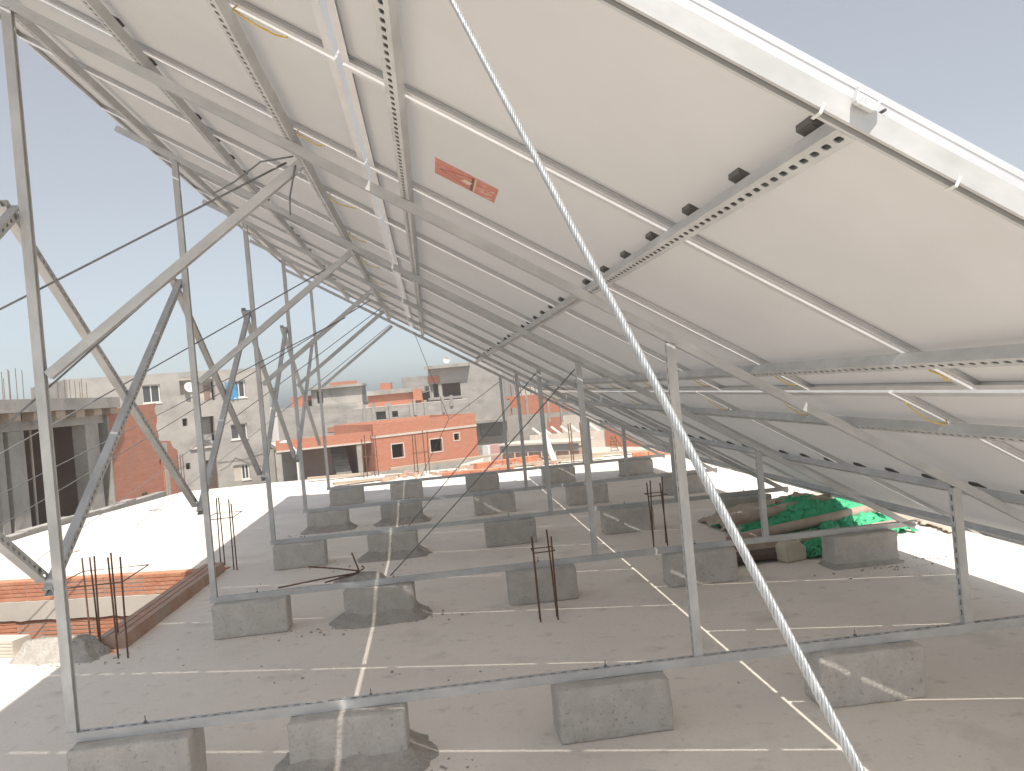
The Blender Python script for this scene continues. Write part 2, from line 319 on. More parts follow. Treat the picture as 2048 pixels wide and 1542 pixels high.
# solar panels
HP = 0.0845; PL, PW, PITCH_Y, PITCH_S = 2.226, 1.206, 1.235, 2.25
SB1 = 1.681
def make_panel():
    t = thing('solar_panel', 'x', 'solar panel'); l, w_ = PL/2, PW/2
    fr = MB(); k = 0.028
    for sg in (-1, 1):
        x0, x1 = sorted((sg*l, sg*(l-0.002))); fr.box(x0, x1, -w_, w_, 0, 0.035)
        x0, x1 = sorted((sg*(l-0.002), sg*(l-k))); fr.box(x0, x1, -w_+0.002, w_-0.002, 0, 0.002)
        x0, x1 = sorted((sg*(l-0.002), sg*(l-0.009))); fr.box(x0, x1, -w_+0.002, w_-0.002, 0.0335, 0.035)
        y0, y1 = sorted((sg*w_, sg*(w_-0.002))); fr.box(-l+0.002, l-0.002, y0, y1, 0, 0.035)
        y0, y1 = sorted((sg*(w_-0.002), sg*(w_-k))); fr.box(-l+k, l-k, y0, y1, 0, 0.002)
        y0, y1 = sorted((sg*(w_-0.002), sg*(w_-0.009))); fr.box(-l+0.009, l-0.009, y0, y1, 0.0335, 0.035)
        y0, y1 = sorted((sg*w_, sg*(w_+0.0018))); fr.box(-l+0.002, l-0.002, y0, y1, 0.022, 0.0345).box(-l+0.002, l-0.002, y0, y1, 0.0005, 0.012)
        y0, y1 = sorted((sg*(w_-0.002), sg*(w_-0.010))); fr.box(-l+0.002, l-0.002, y0, y1, 0.020, 0.0215)
    fr.build('panel_frame', M['alu'], t)
    MB().add([(-l+.002, -w_+.002, .0265), (l-.002, -w_+.002, .0265), (l-.002, w_-.002, .0265), (-l+.002, w_-.002, .0265)], [[0, 3, 2, 1]]).build('backsheet', M['backsheet'], t)
    MB().box(-l+0.002, l-0.002, -w_+0.002, w_-0.002, 0.0295, 0.0330).build('glass_face', M['cells'], t)
    for y in (-0.40, 0, 0.40):
        b = MB().prism([(-0.031, 0.0265), (-0.025, 0.015), (0.025, 0.015), (0.031, 0.0265)], y-0.036, y+0.036)
        b.box(-0.02, 0.02, y-0.03, y+0.03, 0.0135, 0.015)
        bo = b.build('junction_box', M['black'], t, Matrix.Translation((JX, 0, 0)))
        if y:
            g = 1 if y > 0 else -1
            MB().tube([(0, y+g*0.05, 0.012), (0.012, y+g*0.09, 0.004), (0.028, y+g*0.15, -0.004), (0.035, y+g*0.22, 0.006)], 0.003, 5).build('lead', M['black'], bo)
    return t
JX = 0.006
rowname = ['top', 'middle', 'bottom']
ordn = ['nearest', 'second', 'third', 'fourth', 'fifth', 'sixth', 'seventh', 'eighth', 'ninth', 'farthest']
AM = Matrix((E1, EY, EN)).transposed().to_4x4()
pan0 = make_panel(); first = True; sticker_panel = None
for r in range(3):
    sc_ = SB1 + (-0.5+r)*PITCH_S
    for k in range(10):
        y = (YN if r < 2 else -1.995) + (k+0.5)*PITCH_Y
        o = pan0 if first else copy_tree(pan0); first = False
        m = AM.copy(); m.translation = ap(sc_, y, HP); o.matrix_world = m
        tag(o, '%s panel of the %s row, pale underside with three black junction boxes' % (ordn[k], rowname[r]), 'solar panel', 'solar panels tilted over the roof')
        if r == 1 and k == 1: sticker_panel = o; sp = (sc_, y)
STK = [*([(lambda d: (CAM+d*((EN.dot(P0)+0.1105-EN.dot(CAM))/EN.dot(d))-P0).dot(E1))(ray(*p)) for p in ((870, 331), (993, 392))]), *sorted((CAM+ray(*p)*((EN.dot(P0)+0.1105-EN.dot(CAM))/EN.dot(ray(*p)))).y for p in ((930, 345), (930, 376)))]
o = sticker_panel; o['label'] = 'middle row solar panel with the red sticker on its pale underside'
sx0 = STK[0]-sp[0]; sx1 = STK[1]-sp[0]; sy0 = STK[2]-sp[1]; sy1 = STK[3]-sp[1]; zs = 0.0265
stk = MB().box(sx0, sx1, sy0, sy1, zs-0.0012, zs-0.0002).build('warning_sticker', M['sticker'], o); stk['label'] = 'weathered red warning sticker with arrow'
def ribbon(mb, pts, wd, z):
    for a, b in zip(pts, pts[1:]):
        a, b = Vector((*a, 0)), Vector((*b, 0)); d = (b-a).normalized(); n = Vector((-d.y, d.x, 0))*wd/2
        c = [a+n, b+n, b-n, a-n]; mb.add([(p.x, p.y, z) for p in c]+[(p.x, p.y, z-0.0005) for p in c], [[0, 1, 2, 3], [7, 6, 5, 4], [0, 4, 5, 1], [1, 5, 6, 2], [2, 6, 7, 3], [3, 7, 4, 0]])
sq = lambda a, b: (sx0+a*(sx1-sx0), sy0+b*(sy1-sy0))
ar = MB(); ribbon(ar, [sq(0.09, .52), sq(0.60, .12), sq(0.60, .90), sq(0.09, .52)], 0.006, zs-0.0014); ribbon(ar, [sq(.3, .5), sq(.52, .45)], .006, zs-.0014); ribbon(ar, [sq(.36, .58), sq(.55, .62)], .005, zs-.0014)
ribbon(ar, [sq(.615, .08), sq(.615, .95)], .012, zs-.0014); ar.build('arrow_mark', M['sticker_mark'], stk)
ar = MB(); ribbon(ar, [sq(.645, .06), sq(.645, .95)], .008, zs-.0014)
for k in range(14):
    a = .72+random.random()*.20; b = .1+.8*random.random(); ribbon(ar, [sq(a, b), sq(a+.04, b+.05), sq(a+.06, b-.04)], .004, zs-.0016)
ribbon(ar, [sq(.46, .5), sq(.58, .55)], .05, zs-.0015); ar.build('scraped_patch', M['sticker_pale'], stk)

# earthing wires at the panel joints
def wire(pts, lab, m='yellow', r=0.0028):
    P = []
    pts = [Vector(p) for p in pts]; n = len(pts)
    for i in range(n-1):
        p0, p1, p2, p3 = pts[max(i-1, 0)], pts[i], pts[i+1], pts[min(i+2, n-1)]
        for t_ in range(6):
            t = t_/6; P.append(0.5*((2*p1)+(p2-p0)*t+(2*p0-5*p1+4*p2-p3)*t*t+(3*p1-p0-3*p2+p3)*t**3))
    P.append(pts[-1])
    o = MB().tube(P, r, 5).build('earth_wire', M[m], smooth=True); return tag(o, lab, 'wire', 'yellow earth wires looped across panel joints')
for lab, s0, ys, sg in (('under the top row', PS[2]+0.045, YN, 1), ('above the long joint', PS[5]+0.045, YN, 1), ('below the long joint', PS[6]-0.045, -1.995, -1)):
    for k in range(1, 10):
        y = ys+k*PITCH_Y; j = random.uniform(-.02, .02); q = random.uniform(.7, 1.15)
        wire([ap(s0, y-0.022, HP-0.001), ap(s0+sg*.01, y-0.05*q, HP-0.022), ap(s0+sg*.06*q, y-0.055+j, HP-0.034*q), ap(s0+sg*.12*q, y-0.01, HP-0.02), ap(s0+sg*.15*q, y+0.02, HP-0.001)],
             'yellow earth wire on the %s panel joint %s' % (ordn[k-1], lab))

# clamp and clips at the near edge
t = thing('edge_clamp', 'small silver end clamp gripping the near panel edge', 'clamp', mw=(lambda m: (setattr(m, 'translation', ap(PS[4]-0.012, YN-0.001, HP-0.006)), m)[1])(AM.copy()))
MB().box(-0.019, 0.019, -0.003, -0.001, -0.006, 0.017).prism([(-0.019, -.006), (-0.016, -.006), (-0.021, .018), (-0.024, .018)], -0.017, -0.003).prism([(0.016, -.006), (0.019, -.006), (0.024, .018), (0.021, .018)], -0.017, -0.003).box(-0.016, 0.016, -0.017, -0.003, -0.008, -0.006).build('clamp_body', M['alu'], t)
MB().tube([(-.004, -0.010, -0.010), (-.004, -0.010, 0.008)], 0.0028, 8).box(-0.009, 0.001, -0.015, -0.005, -0.006, -0.001).build('bolt', M['galv'], t)
for (u, v), lab in (((1612, 240), 'pale plastic clip under the near rafter, left of the clamp'), ((1885, 375), 'pale plastic clip under the near rafter, right of the clamp')):
    d = ray(u, v); n = EN; p = CAM + d*((n.dot(P0+EN*0.042)-n.dot(CAM))/n.dot(d)); s = (p-P0).dot(E1)
    m = AM.copy(); m.translation = ap(s, FY[0], 0.0415)
    o = MB().box(-0.003, 0.003, -0.0225, -0.0208, -0.010, 0.010).box(-0.003, 0.003, -0.0208, 0.010, -0.010, -0.0085).build('rafter_clip', M['clip'], mw=m); tag(o, lab, 'clip', 'clips on the near rafter')

# ---------------------------------------------------------------- wire rope and bracing cables
def rope(p0, p1, d=0.0108, lay=0.048):
    p0, p1 = Vector(p0), Vector(p1); L = (p1-p0).length; t = (p1-p0).normalized(); a = t.cross(Vector((0, 0, 1))).normalized(); b = t.cross(a)
    mb = MB(); n = int(L/lay*10)
    for k in range(6):
        pts = [p0+t*(L*i/n)+(a*math.cos(2*math.pi*(k/6+L*i/n/lay))+b*math.sin(2*math.pi*(k/6+L*i/n/lay)))*d*0.31 for i in range(n+1)]
        mb.tube(pts, d*0.19, 6)
    mb.tube([p0, p1], d*0.2, 6); return mb
ra, rb = Vector((1.754, -2.6, 2.228)), Vector((2.033, -3.2, 1.217)); rd = (rb-ra).normalized()
o = rope(ra-rd*0.10, ra+rd*(ra.z/(-rd.z))).build('wire_rope', M['rope'], smooth=True)
tag(o, 'thick bright twisted steel rope crossing the whole picture in front of the panels', 'rope')

def cable(pts, lab, r=0.0048):
    P = []
    for a, b in zip(pts, pts[1:]):
        a, b = Vector(a), Vector(b); L = (b-a).length; n = max(3, int(L/0.3))
        for i in range(n): q = a.lerp(b, i/n); q.z -= 0.012*L*math.sin(math.pi*i/n)*0.4; P.append(q)
    P.append(Vector(pts[-1]))
    o = MB().tube(P, r, 6).build('guy_cable', M['cable'], smooth=True); return tag(o, lab, 'cable', 'thin steel guy cables')
J = lambda y: (1.16, y-0.03, 2.68)
cable([(1.12, 0.03, 2.69), (-4.6, 0.03, 0.29)], 'thin cable from the nearest diagonal strut, upper one running left past the tall post')
cable([(0.93, 0.035, 2.49), (-2.35, 0.035, 0.0)], 'thin cable from the nearest diagonal strut, steeper lower one')
cable([(1.14, 2.565, 2.64), (-4.55, 2.565, 0.02)], 'thin cable from the second frame down to the left roof edge')
cable([(1.16, 4.99, 2.58), (-4.0, 4.99, 0.0)], 'thin cable from the middle frame down to the sunlit roof')
cable([(1.16, 7.28, 2.72), (-3.25, 7.28, 0.0)], 'thin cable from the fourth frame down to the sunlit roof')
cable([(1.16, 9.84, 2.70), (-2.9, 9.84, 0.0)], 'thin cable from the farthest frame down to the sunlit roof')
cable([(0.9, 4.93, 2.42), (-4.4, 4.93, 0.25)], 'flatter thin cable of the middle frame, running low behind the tall posts')
cable([(2.76, 2.57, 1.68), (1.25, 2.66, 0.27)], 'thin cable from the short post of the second frame to the mortared block')
cable([(2.76, 5.0, 1.70), (1.33, 5.06, 0.27)], 'thin cable from the short post of the middle frame to its block')
cable([(1.52, 9.85, 2.52), (1.93, 9.85, 1.16), (1.40, 10.25, 0.25)], 'thin cable dropping from the far rafter with a knot halfway')
cable([(2.76, 9.85, 1.66), (1.95, 9.85, 1.16)], 'short thin cable from the far short post to the knot')
# loose tail of cable at the nearest strut
cable([(1.16, -0.03, 2.70), (1.02, -0.05, 2.68), (0.90, -0.05, 2.60), (0.80, -0.04, 2.555)], 'loose cable tail looped at the top of the nearest diagonal strut', 0.004)
cable([(1.165, -0.03, 2.66), (1.13, -0.04, 2.52), (1.125, -0.04, 2.44)], 'short cable end hanging under the top of the nearest diagonal strut', 0.004)

# ---------------------------------------------------------------- concrete blocks
def block_mesh(wd, dp, h, seed):
    import bmesh
    bm = bmesh.new(); bmesh.ops.create_cube(bm, size=1.0)
    bmesh.ops.scale(bm, vec=(wd, dp, h), verts=bm.verts); bmesh.ops.translate(bm, vec=(0, 0, h/2), verts=bm.verts)
    bmesh.ops.bevel(bm, geom=bm.edges[:], offset=0.012, segments=2, affect='EDGES', profile=0.6)
    bmesh.ops.subdivide_edges(bm, edges=[e for e in bm.edges if e.calc_length() > 0.1], cuts=7, use_grid_fill=True)
    for v in bm.verts:
        p = v.co*7+Vector((seed*3.1, seed*1.7, 0)); d = noise.noise(p)*0.005+noise.noise(p*4)*0.003
        n = Vector((v.co.x/wd, v.co.y/dp, (v.co.z-h/2)/h)); ed = sum(1 for q in n if abs(q) > 0.47)
        chip = max(0, noise.noise(p*0.8+Vector((9, 4, 2)))-0.15)*0.035 if ed >= 2 and v.co.z > 0.02 else 0
        v.co += n.normalized()*(d-chip)
        if v.co.z < 0: v.co.z = 0
    me = bpy.data.meshes.new('block_body'); bm.to_mesh(me); bm.free(); me.materials.append(M['block'])
    me.polygons.foreach_set('use_smooth', [True]*len(me.polygons)); return me
def mound(mb, x0, x1, y0, y1, hgt, out, seed, zb=0.0):      # mortar skirt round a block foot
    n = 64; rings = [(0, hgt), (0.3, hgt*0.62), (0.65, hgt*0.28), (1.0, -0.002)]
    o = len(mb.v)
    for k, (f, z) in enumerate(rings):
        for i in range(n):
            a = 2*math.pi*i/n; ca, sa = math.cos(a), math.sin(a); q = max(abs(ca), abs(sa)); cx, sy = ca/q, sa/q
            wv = 1+0.35*noise.noise(Vector((ca*1.5+seed, sa*1.5, k*.3)))+0.18*noise.noise(Vector((ca*6+seed, sa*6, k)))
            e = out*f*wv; l = math.hypot(cx, sy)
            x = (x0+x1)/2+cx*(x1-x0)/2*0.98+ca*e; y = (y0+y1)/2+sy*(y1-y0)/2*0.98+sa*e
            mb.v.append(Vector((x, y, zb+max(-0.002, z*(1+0.35*noise.noise(Vector((ca*4, sa*4, seed+k))))))))
    for k in range(len(rings)-1):
        for i in range(n):
            j = (i+1) % n; mb.f.append([o+k*n+i, o+k*n+j, o+(k+1)*n+j, o+(k+1)*n+i])
rowlab = ['of the row closest to the camera', 'of the front row', 'of the second row', 'of the third row', 'of the fourth row', 'of the farthest row']
pos = ['leftmost grey concrete block', 'second grey concrete block from the left', 'middle grey concrete block', 'second grey concrete block from the right', 'rightmost grey concrete block']
MORT = {(1, 1), (2, 1), (3, 1), (4, 0), (4, 1), (2, 4), (5, 4)}
bmesh_cache = [block_mesh(0.505, 0.23, 0.24, s) for s in range(7)]
for i, y in enumerate(FY):
    for k, (a, b) in enumerate(BLX):
        x = (a+b)/2; j = random.uniform(-.012, .012)
        if (i, k) == (5, 4): x -= 0.02
        t = thing('concrete_block', '%s %s%s' % (pos[k], rowlab[i], ', foot set in mortar' if (i, k) in MORT else ''), 'block', (x+j, y+0.0, 0), random.uniform(-.025, .025), 'concrete blocks under the rails')
        place('block_body', bmesh_cache[(i*5+k*3) % 7], t, Matrix.Diagonal((random.uniform(.97, 1.03)*(-1 if random.random() < .5 else 1), random.uniform(.94, 1.06), 1.0, 1)) if False else Matrix.Rotation(math.pi*random.randint(0, 1), 4, 'Z') @ Matrix.Diagonal((random.uniform(.97, 1.03), random.uniform(.94, 1.06), 1.0, 1)))
        if (i, k) in MORT:
            mb = MB(); mound(mb, -0.25, 0.25, -0.115, 0.115, 0.075 if k != 4 else 0.04, 0.12 if k != 4 else 0.045, i*3+k); mb.build('mortar_skirt', M['mortar'], t, smooth=True)
# mortar heap with rebar star on the second block of the second row
t = thing('rebar_star', 'bent rebar ends spread like a star on a mortar heap behind the second rail', 'rebar', (1.04, 2.66, 0.235))
mb = MB(); o0 = 0
n = 40
mb.v.append(Vector((0.02, 0, 0.085))); rr = [(0.05, 0.082), (0.12, 0.06), (0.17, 0.005)]
for r_, z in rr:
    for i in range(n):
        a = 2*math.pi*i/n; f = 1+0.25*noise.noise(Vector((math.cos(a)*2, math.sin(a)*2, r_*9))); mb.v.append(Vector((r_*f*math.cos(a)*1.3, r_*f*math.sin(a)*.62, z*(1+.2*noise.noise(Vector((a, r_*20, 3)))))))
for i in range(n):
    j = (i+1) % n; mb.f.append([0, 1+i, 1+j])
    for k in range(2): mb.f.append([1+k*n+i, 1+(k+1)*n+i, 1+(k+1)*n+j, 1+k*n+j])
mb.build('mortar_heap', M['mortar'], t, smooth=True)
for P in ([(0, -.02, .0), (-.02, -.03, .13), (-.055, -.02, .24)], [(-.01, -.03, .09), (-.3, -.05, .075), (-.60, -.07, .05)], [(-.01, -.02, .10), (-.2, .05, .125), (-.40, .12, .145)], [(-.01, -.03, .09), (-.12, -.06, .075), (-.26, -.09, .055)]):
    MB().tube(P, 0.006, 6).build('bar', M['rust'], t)
MB().tube([(0.03*math.cos(a*.5)-.005, 0.03*math.sin(a*.5)-.03, .07+.004*a) for a in range(16)], 0.005, 6).build('tie_loop', M['rust'], t)

# ---------------------------------------------------------------- rebar stubs
def rebar(base, offs, h, lab, tie=0.78, grp='rusty rebar stubs rising from the roof', r=0.0065):
    t = thing('rebar_stub', lab, 'rebar', base, 0, grp)
    tops = []
    for k, (dx, dy) in enumerate(offs):
        hh = h*(1+random.uniform(-.06, .05)); lx, ly = random.uniform(-.02, .02), random.uniform(-.02, .02)
        MB().tube([(dx, dy, -0.02), (dx+lx*.4, dy+ly*.4, hh*.5), (dx+lx, dy+ly, hh)], r, 6).build('bar', M['rust'], t)
    xs = [p[0] for p in offs]; ys = [p[1] for p in offs]; e = 0.012; z = h*tie
    x0, x1, y0, y1 = min(xs)-e, max(xs)+e, min(ys)-e, max(ys)+e
    MB().tube([(x0, y0, z), (x1, y0, z+.004), (x1, y1, z+.01), (x0, y1, z+.012), (x0, y0-0.001, z+.014)], 0.0045, 5).build('stirrup', M['rust'], t)
rebar((-0.76, 2.45, 0), [(0.17, -.22), (.24, -.24), (-.20, .30), (-.11, .22), (-.02, .0), (0.06, .12)], 0.66, 'six rusty bars tied together at the corner of the brick light well')
rebar((-0.56, 5.25, 0), [(-.10, .25), (-.05, .22), (.11, -.1), (.15, -.14)], 0.68, 'four rusty bars at the far corner of the light well, by the second tall post')
rebar((2.32, 1.91, 0), [(-.055, 0), (.065, .01), (-.05, .08), (.07, .09)], 0.60, 'two pairs of rusty bars in the shade before the middle block')
rebar((3.64, 4.05, 0), [(-.06, -.06), (.07, -.07), (-.03, .06), (.09, .06)], 0.60, 'rusty bars standing beyond the second rail, right of the middle')
for u, v, Y, lab in ((745, 962, 14.0, 'rusty bars at the far roof edge before the brick house, left group'), (848, 965, 13.6, 'rusty bars at the far roof edge where cables meet'), (1163, 945, 12.2, 'rusty bars at the far roof edge behind the short posts')):
    p = at(u, v, Y); rebar((p.x, Y, 0.0), [(-.16, 0), (.06, 0.02), (.13, .06), (-.1, .15)], 0.82, lab, 0.5, r=0.011)
for (u, v), lab in (((308, 1021), 'thin wire loop lying on the sunlit roof, farther one'), ((133, 1106), 'thin wire loop lying on the sunlit roof beside the nearest post')):
    p = ong(u, v); o = MB().tube([(p.x-.10, p.y, .004), (p.x, p.y+.10, .010), (p.x+.14, p.y+.05, .006), (p.x+.03, p.y-.08, .004), (p.x-.10, p.y-.003, .006)], 0.0045, 5).build('wire_loop', M['rust']); tag(o, lab, 'wire', 'wire loops on the roof')

# ---------------------------------------------------------------- light well with brick kerb
hv = [Vector((x, y, 0)) for x, y in HOLE]
t = thing('light_well', 'brick and concrete lined light well sunk in the roof at left', 'light well', (0, 0, 0))
def brick_row(mb, a, b, z0, z1, dp, L=0.30, side=1, grooves=0):
    a, b = Vector(a), Vector(b); D = (b-a); n = max(1, round(D.length/L)); d = D.normalized(); nn = Vector((-d.y, d.x, 0))*side
    for i in range(n):
        p, q = a+D*(i/n)+d*0.004, a+D*((i+1)/n)-d*0.004; j = random.uniform(-.004, .004)
        m = Matrix((d, nn, Vector((0, 0, 1)))).transposed().to_4x4(); m.translation = p+nn*j; L_ = (q-p).length
        if grooves:
            mb.box(0, L_, 0, dp, z0, z1-0.008, m); gw = dp/grooves
            for g in range(grooves): mb.box(0, L_, g*gw+0.006, (g+1)*gw-0.006, z1-0.008, z1, m)
        else:
            mb.box(0, L_, 0, dp, z0, z1-0.001, m)
            k = 5; gh = (z1-z0)/k
            for g in range(k): mb.box(0.002, L_-0.002, -0.004, 0, z0+g*gh+0.006, z0+(g+1)*gh-0.006, m)
far0, far1 = hv[0], hv[3]; nr0, nr1 = hv[1], hv[2]
up = MB(); brick_row(up, far0, far1+Vector((0, 0, 0)), -0.195, 0.012, 0.15, 0.45, -1); up.build('top_brick_course', M['terracotta'], t)
up = MB()
for z in (-0.60, -0.81, -1.02, -1.23): brick_row(up, far0, far1, z, z+0.20, 0.12, 0.30, -1)
up.build('lower_brick_course', M['terracotta'], t)
mb = MB(); D = far1-far0; d = D.normalized(); nn = Vector((d.y, -d.x, 0)); nseg = 40
m = Matrix((d, nn, Vector((0, 0, 1)))).transposed().to_4x4(); m.translation = far0
pr = []
for i in range(nseg+1):
    e = 0.012*noise.noise(Vector((i*.7, 2, 0))); e2 = 0.016*noise.noise(Vector((i*.6, 7, 0))); x = D.length*i/nseg; pr.append((x, -0.395+e2, -0.197+e*.5))
for i in range(nseg):
    (xa, la, ha), (xb, lb, hb) = pr[i], pr[i+1]; y0, y1 = -0.02, 0.12
    V = [(xa, y0, la), (xb, y0, lb), (xb, y0, hb), (xa, y0, ha), (xa, y1, la), (xb, y1, lb), (xb, y1, hb), (xa, y1, ha)]
    mb.add([m @ Vector(p) for p in V], [[0, 1, 2, 3], [3, 2, 6, 7], [4, 7, 6, 5], [0, 4, 5, 1]])
mb.build('ring_beam', M['cream'], t)
mb = MB()
for a, b in ((hv[0], hv[1]), (hv[1], hv[2]), (hv[2], hv[3]), (hv[3], hv[0])):
    mb.add([(a.x, a.y, -0.012), (b.x, b.y, -0.012), (b.x, b.y, -3.0), (a.x, a.y, -3.0)], [[0, 1, 2, 3]])
mb.add([(p.x, p.y, -3.0) for p in hv], [[0, 1, 2, 3]])
o_ = mb.build('shaft_lining', M['concrete'], t)
kb = MB(); ka, kb_ = Vector((-0.53, 5.12, 0)), Vector((-0.62, 2.48, 0)); brick_row(kb, kb_, ka, 0.0, 0.095, 0.20, 0.30, 1, 3)
o = kb.build('brick_kerb', M['dusty_brick']); tag(o, 'dusty row of grooved hollow bricks laid along the shaded side of the light well', 'kerb')
kb = MB(); brick_row(kb, Vector((-1.42, 2.57, 0)), Vector((-3.9, 3.51, 0)), 0.0, 0.12, 0.16, 0.30, -1)
o = kb.build('brick_kerb', M['cream']); tag(o, 'cement smeared bricks along the sunlit near side of the light well', 'kerb')
mb = MB(); mound(mb, -0.30, 0.20, -0.07, 0.05, 0.12, 0.11, 5)
o_n = len(mb.v); mb.v.append(Vector((-.05, 0, .135)))
for i in range(64): mb.f.append([o_n-256+i, o_n-256+(i+1) % 64, o_n])
o = mb.build('mortar_heap', M['mortar'], mw=Matrix.Translation((-1.0, 2.44, 0)) @ Matrix.Rotation(-.35, 4, 'Z'), smooth=True); tag(o, 'lumpy mortar heap at the near corner of the light well behind the tall post', 'mortar heap')

# debris on the floor
mb = MB()
def crumb(x, y, r_):
    m = Matrix.Translation((x, y, r_*.4)) @ Matrix.Rotation(random.random()*6, 4, 'Z') @ Matrix.Rotation(random.random()*2, 4, 'X')
    mb.box(-r_, r_, -r_*.7, r_*.7, -r_*.5, r_*.5, m)
for cx, cy, n_, sp in ((0.75, 2.35, 26, .16), (1.55, 2.38, 22, .12), (4.9, 2.25, 40, .22), (5.25, 2.4, 22, .15), (1.55, -.25, 20, .15), (0.2, 7.0, 30, .25), (0.95, 1.2, 8, .3), (1.3, .7, 14, .3), (.9, 4.7, 20, .3), (-.7, 2.25, 30, .2)):
    for k in range(n_): crumb(random.gauss(cx, sp), random.gauss(cy, sp*.5), random.choice([.003, .004, .006, .009]))
for k in range(110): crumb(random.uniform(-.9, 8), random.uniform(-1, 13), random.choice([.0025, .003, .004, .006]))
tag(mb.build('mortar_crumbs', M['mortar']), 'loose mortar crumbs scattered on the cement floor', 'debris', kind='stuff')

# ---------------------------------------------------------------- pile of green net, pipes and sheets
def drape(name, x0, x1, y0, y1, hf, m, lab, cat, seed, nx=60, ny=40, rag=0.12, thick=0.004, rz=0, fold=1.0):
    mb = MB(); V = []; cx, cy = (x0+x1)/2, (y0+y1)/2
    for j in range(ny+1):
        for i in range(nx+1):
            a, b = i/nx, j/ny; x, y = x0+(x1-x0)*a, y0+(y1-y0)*b
            ex = rag*(noise.noise(Vector((b*5, seed, 0)))+.6*noise.noise(Vector((b*17, seed, 3)))+.35*noise.noise(Vector((b*53, seed, 4)))); ey = rag*(noise.noise(Vector((a*6, seed, 5)))+.6*noise.noise(Vector((a*21, seed, 9))))
            x += ex*(2*a-1); y += ey*(2*b-1)
            z = hf(a, b)*(1+.35*noise.noise(Vector((x*3, y*3, seed))))+fold*(0.03*abs(noise.noise(Vector((x*7, y*11, seed))))+.020*abs(noise.noise(Vector((x*19, y*23, seed))))+.012*abs(noise.noise(Vector((x*47, y*41, seed)))))
            V.append(Vector((x, y, max(0.006, z))))
    n0 = len(V); fs = []
    for j in range(ny):
        for i in range(nx):
            k = j*(nx+1)+i; fs.append([k, k+1, k+nx+2, k+nx+1])
    mb.add(V, fs); o = mb.build(name, m, smooth=True)
    sd_ = o.modifiers.new('thick', 'SOLIDIFY'); sd_.thickness = thick; sd_.offset = 1
    return tag(o, lab, cat)
hump = lambda h, p=.5: (lambda a, b: h*(max(0, math.sin(math.pi*min(1, max(0, a))))**p)*(max(0, math.sin(math.pi*min(1, max(0, b))))**p))
drape('dust_sheet', 4.35, 5.95, 3.9, 5.0, hump(0.26, .7), M['sack'], 'dusty beige cloth under the green net', 'cloth', 3.3, fold=1.6)
drape('green_net', 4.45, 5.75, 3.35, 4.75, hump(0.27, .8), M['green'], 'crumpled bright green shade net in the pile', 'net', 8.1, 170, 120, 0.22, 0.002, fold=1.9)
drape('green_net', 4.55, 5.25, 2.85, 3.5, hump(0.10, .8), M['green'], 'lower fold of green net behind the rightmost block of the second row', 'net', 2.2, 110, 80, 0.16, 0.002, fold=1.6)
for k, (p0, p1, r_) in enumerate((((4.15, 3.35, .12), (5.75, 3.75, .20), .045), ((4.25, 3.75, .20), (5.85, 4.2, .30), .05), ((4.9, 4.3, .22), (6.2, 4.7, .24), .032), ((4.5, 3.15, .08), (5.6, 3.3, .12), .035))):
    p0, p1 = Vector(p0), Vector(p1); mb = MB(); n = 16; d = (p1-p0).normalized(); a = d.cross(Vector((0, 0, 1))).normalized(); b = a.cross(d)
    for q, rr in ((p0, r_), (p1, r_), (p1, r_*.86), (p0, r_*.86)):
        for j in range(n): g = 2*math.pi*j/n; mb.v.append(q+(a*math.cos(g)+b*math.sin(g))*rr)
    for s_ in range(4):
        for j in range(n): mb.f.append([s_*n+j, s_*n+(j+1) % n, ((s_+1) % 4)*n+(j+1) % n, ((s_+1) % 4)*n+j])
    tag(mb.build('brown_pipe', M['pipe'], smooth=True), ['dusty brown pipe lying lowest across the front of the green net', 'dusty brown pipe across the middle of the green net', 'slim dusty pipe at the back of the green net pile', 'thin brown pipe half under the lower net fold'][k], 'pipe', 'pipes in the net pile')
mb = MB(); nw = 24; x0, y0 = 4.12, 3.12
for i in range(nw+1):
    a = i/nw; z = 0.05+0.028*(1 if (i//2) % 2 else -1)*(1 if i % 2 == 0 else .2)
    for s_ in (0, 1):
        mb.v.append(Vector((x0+a*.06+s_*1.0, y0+a*.62+s_*.3, z+s_*.03))); mb.v.append(Vector((x0+a*.06+s_*1.0, y0+a*.62+s_*.3, z+s_*.03+.005)))
for i in range(nw):
    a, b = i*4, (i+1)*4; mb.f += [[a, b, b+2, a+2], [a+1, a+3, b+3, b+1], [a, a+1, b+1, b], [a+2, b+2, b+3, a+3]]
tag(mb.build('corrugated_sheet', M['pipe']), 'brown corrugated roofing sheet end sticking out of the net pile', 'roof sheet')
# jerrycan and plank
t = thing('jerrycan', 'cream plastic jerrycan lying between the rail and the green net', 'jerrycan', (4.42, 2.86, 0), 0.3); t.scale = (.75, .8, .8)
mb = MB().prism([(-.13, .0), (.13, .0), (.14, .03), (.14, .13), (.06, .20), (-.10, .20), (-.14, .16), (-.14, .03)], -.08, .08); mb.build('can_body', M['can'], t, bevel=.02)
MB().tube([(.09, 0, .16), (.13, 0, .215)], .022, 12).build('can_cap', M['can'], t)
MB().tube([(-.08, 0, .195), (-.07, 0, .235), (.01, 0, .24), (.03, 0, .195)], .011, 8).build('can_handle', M['can'], t)
o = MB().box(-.42, .42, -.10, .10, .0, .045).build('dark_plank', M['dark'], mw=Matrix.Translation((4.02, 2.95, 0.03)) @ Matrix.Rotation(.08, 4, 'Z'), bevel=.004); tag(o, 'dark plank lying behind the second rail beside the cream jerrycan', 'plank')
drape('dust_sheet', 6.0, 7.6, 3.2, 4.6, hump(0.10, .8), M['sack'], 'pale dusty cloth lying in full sun right of the pile', 'cloth', 5.5, fold=1.2)

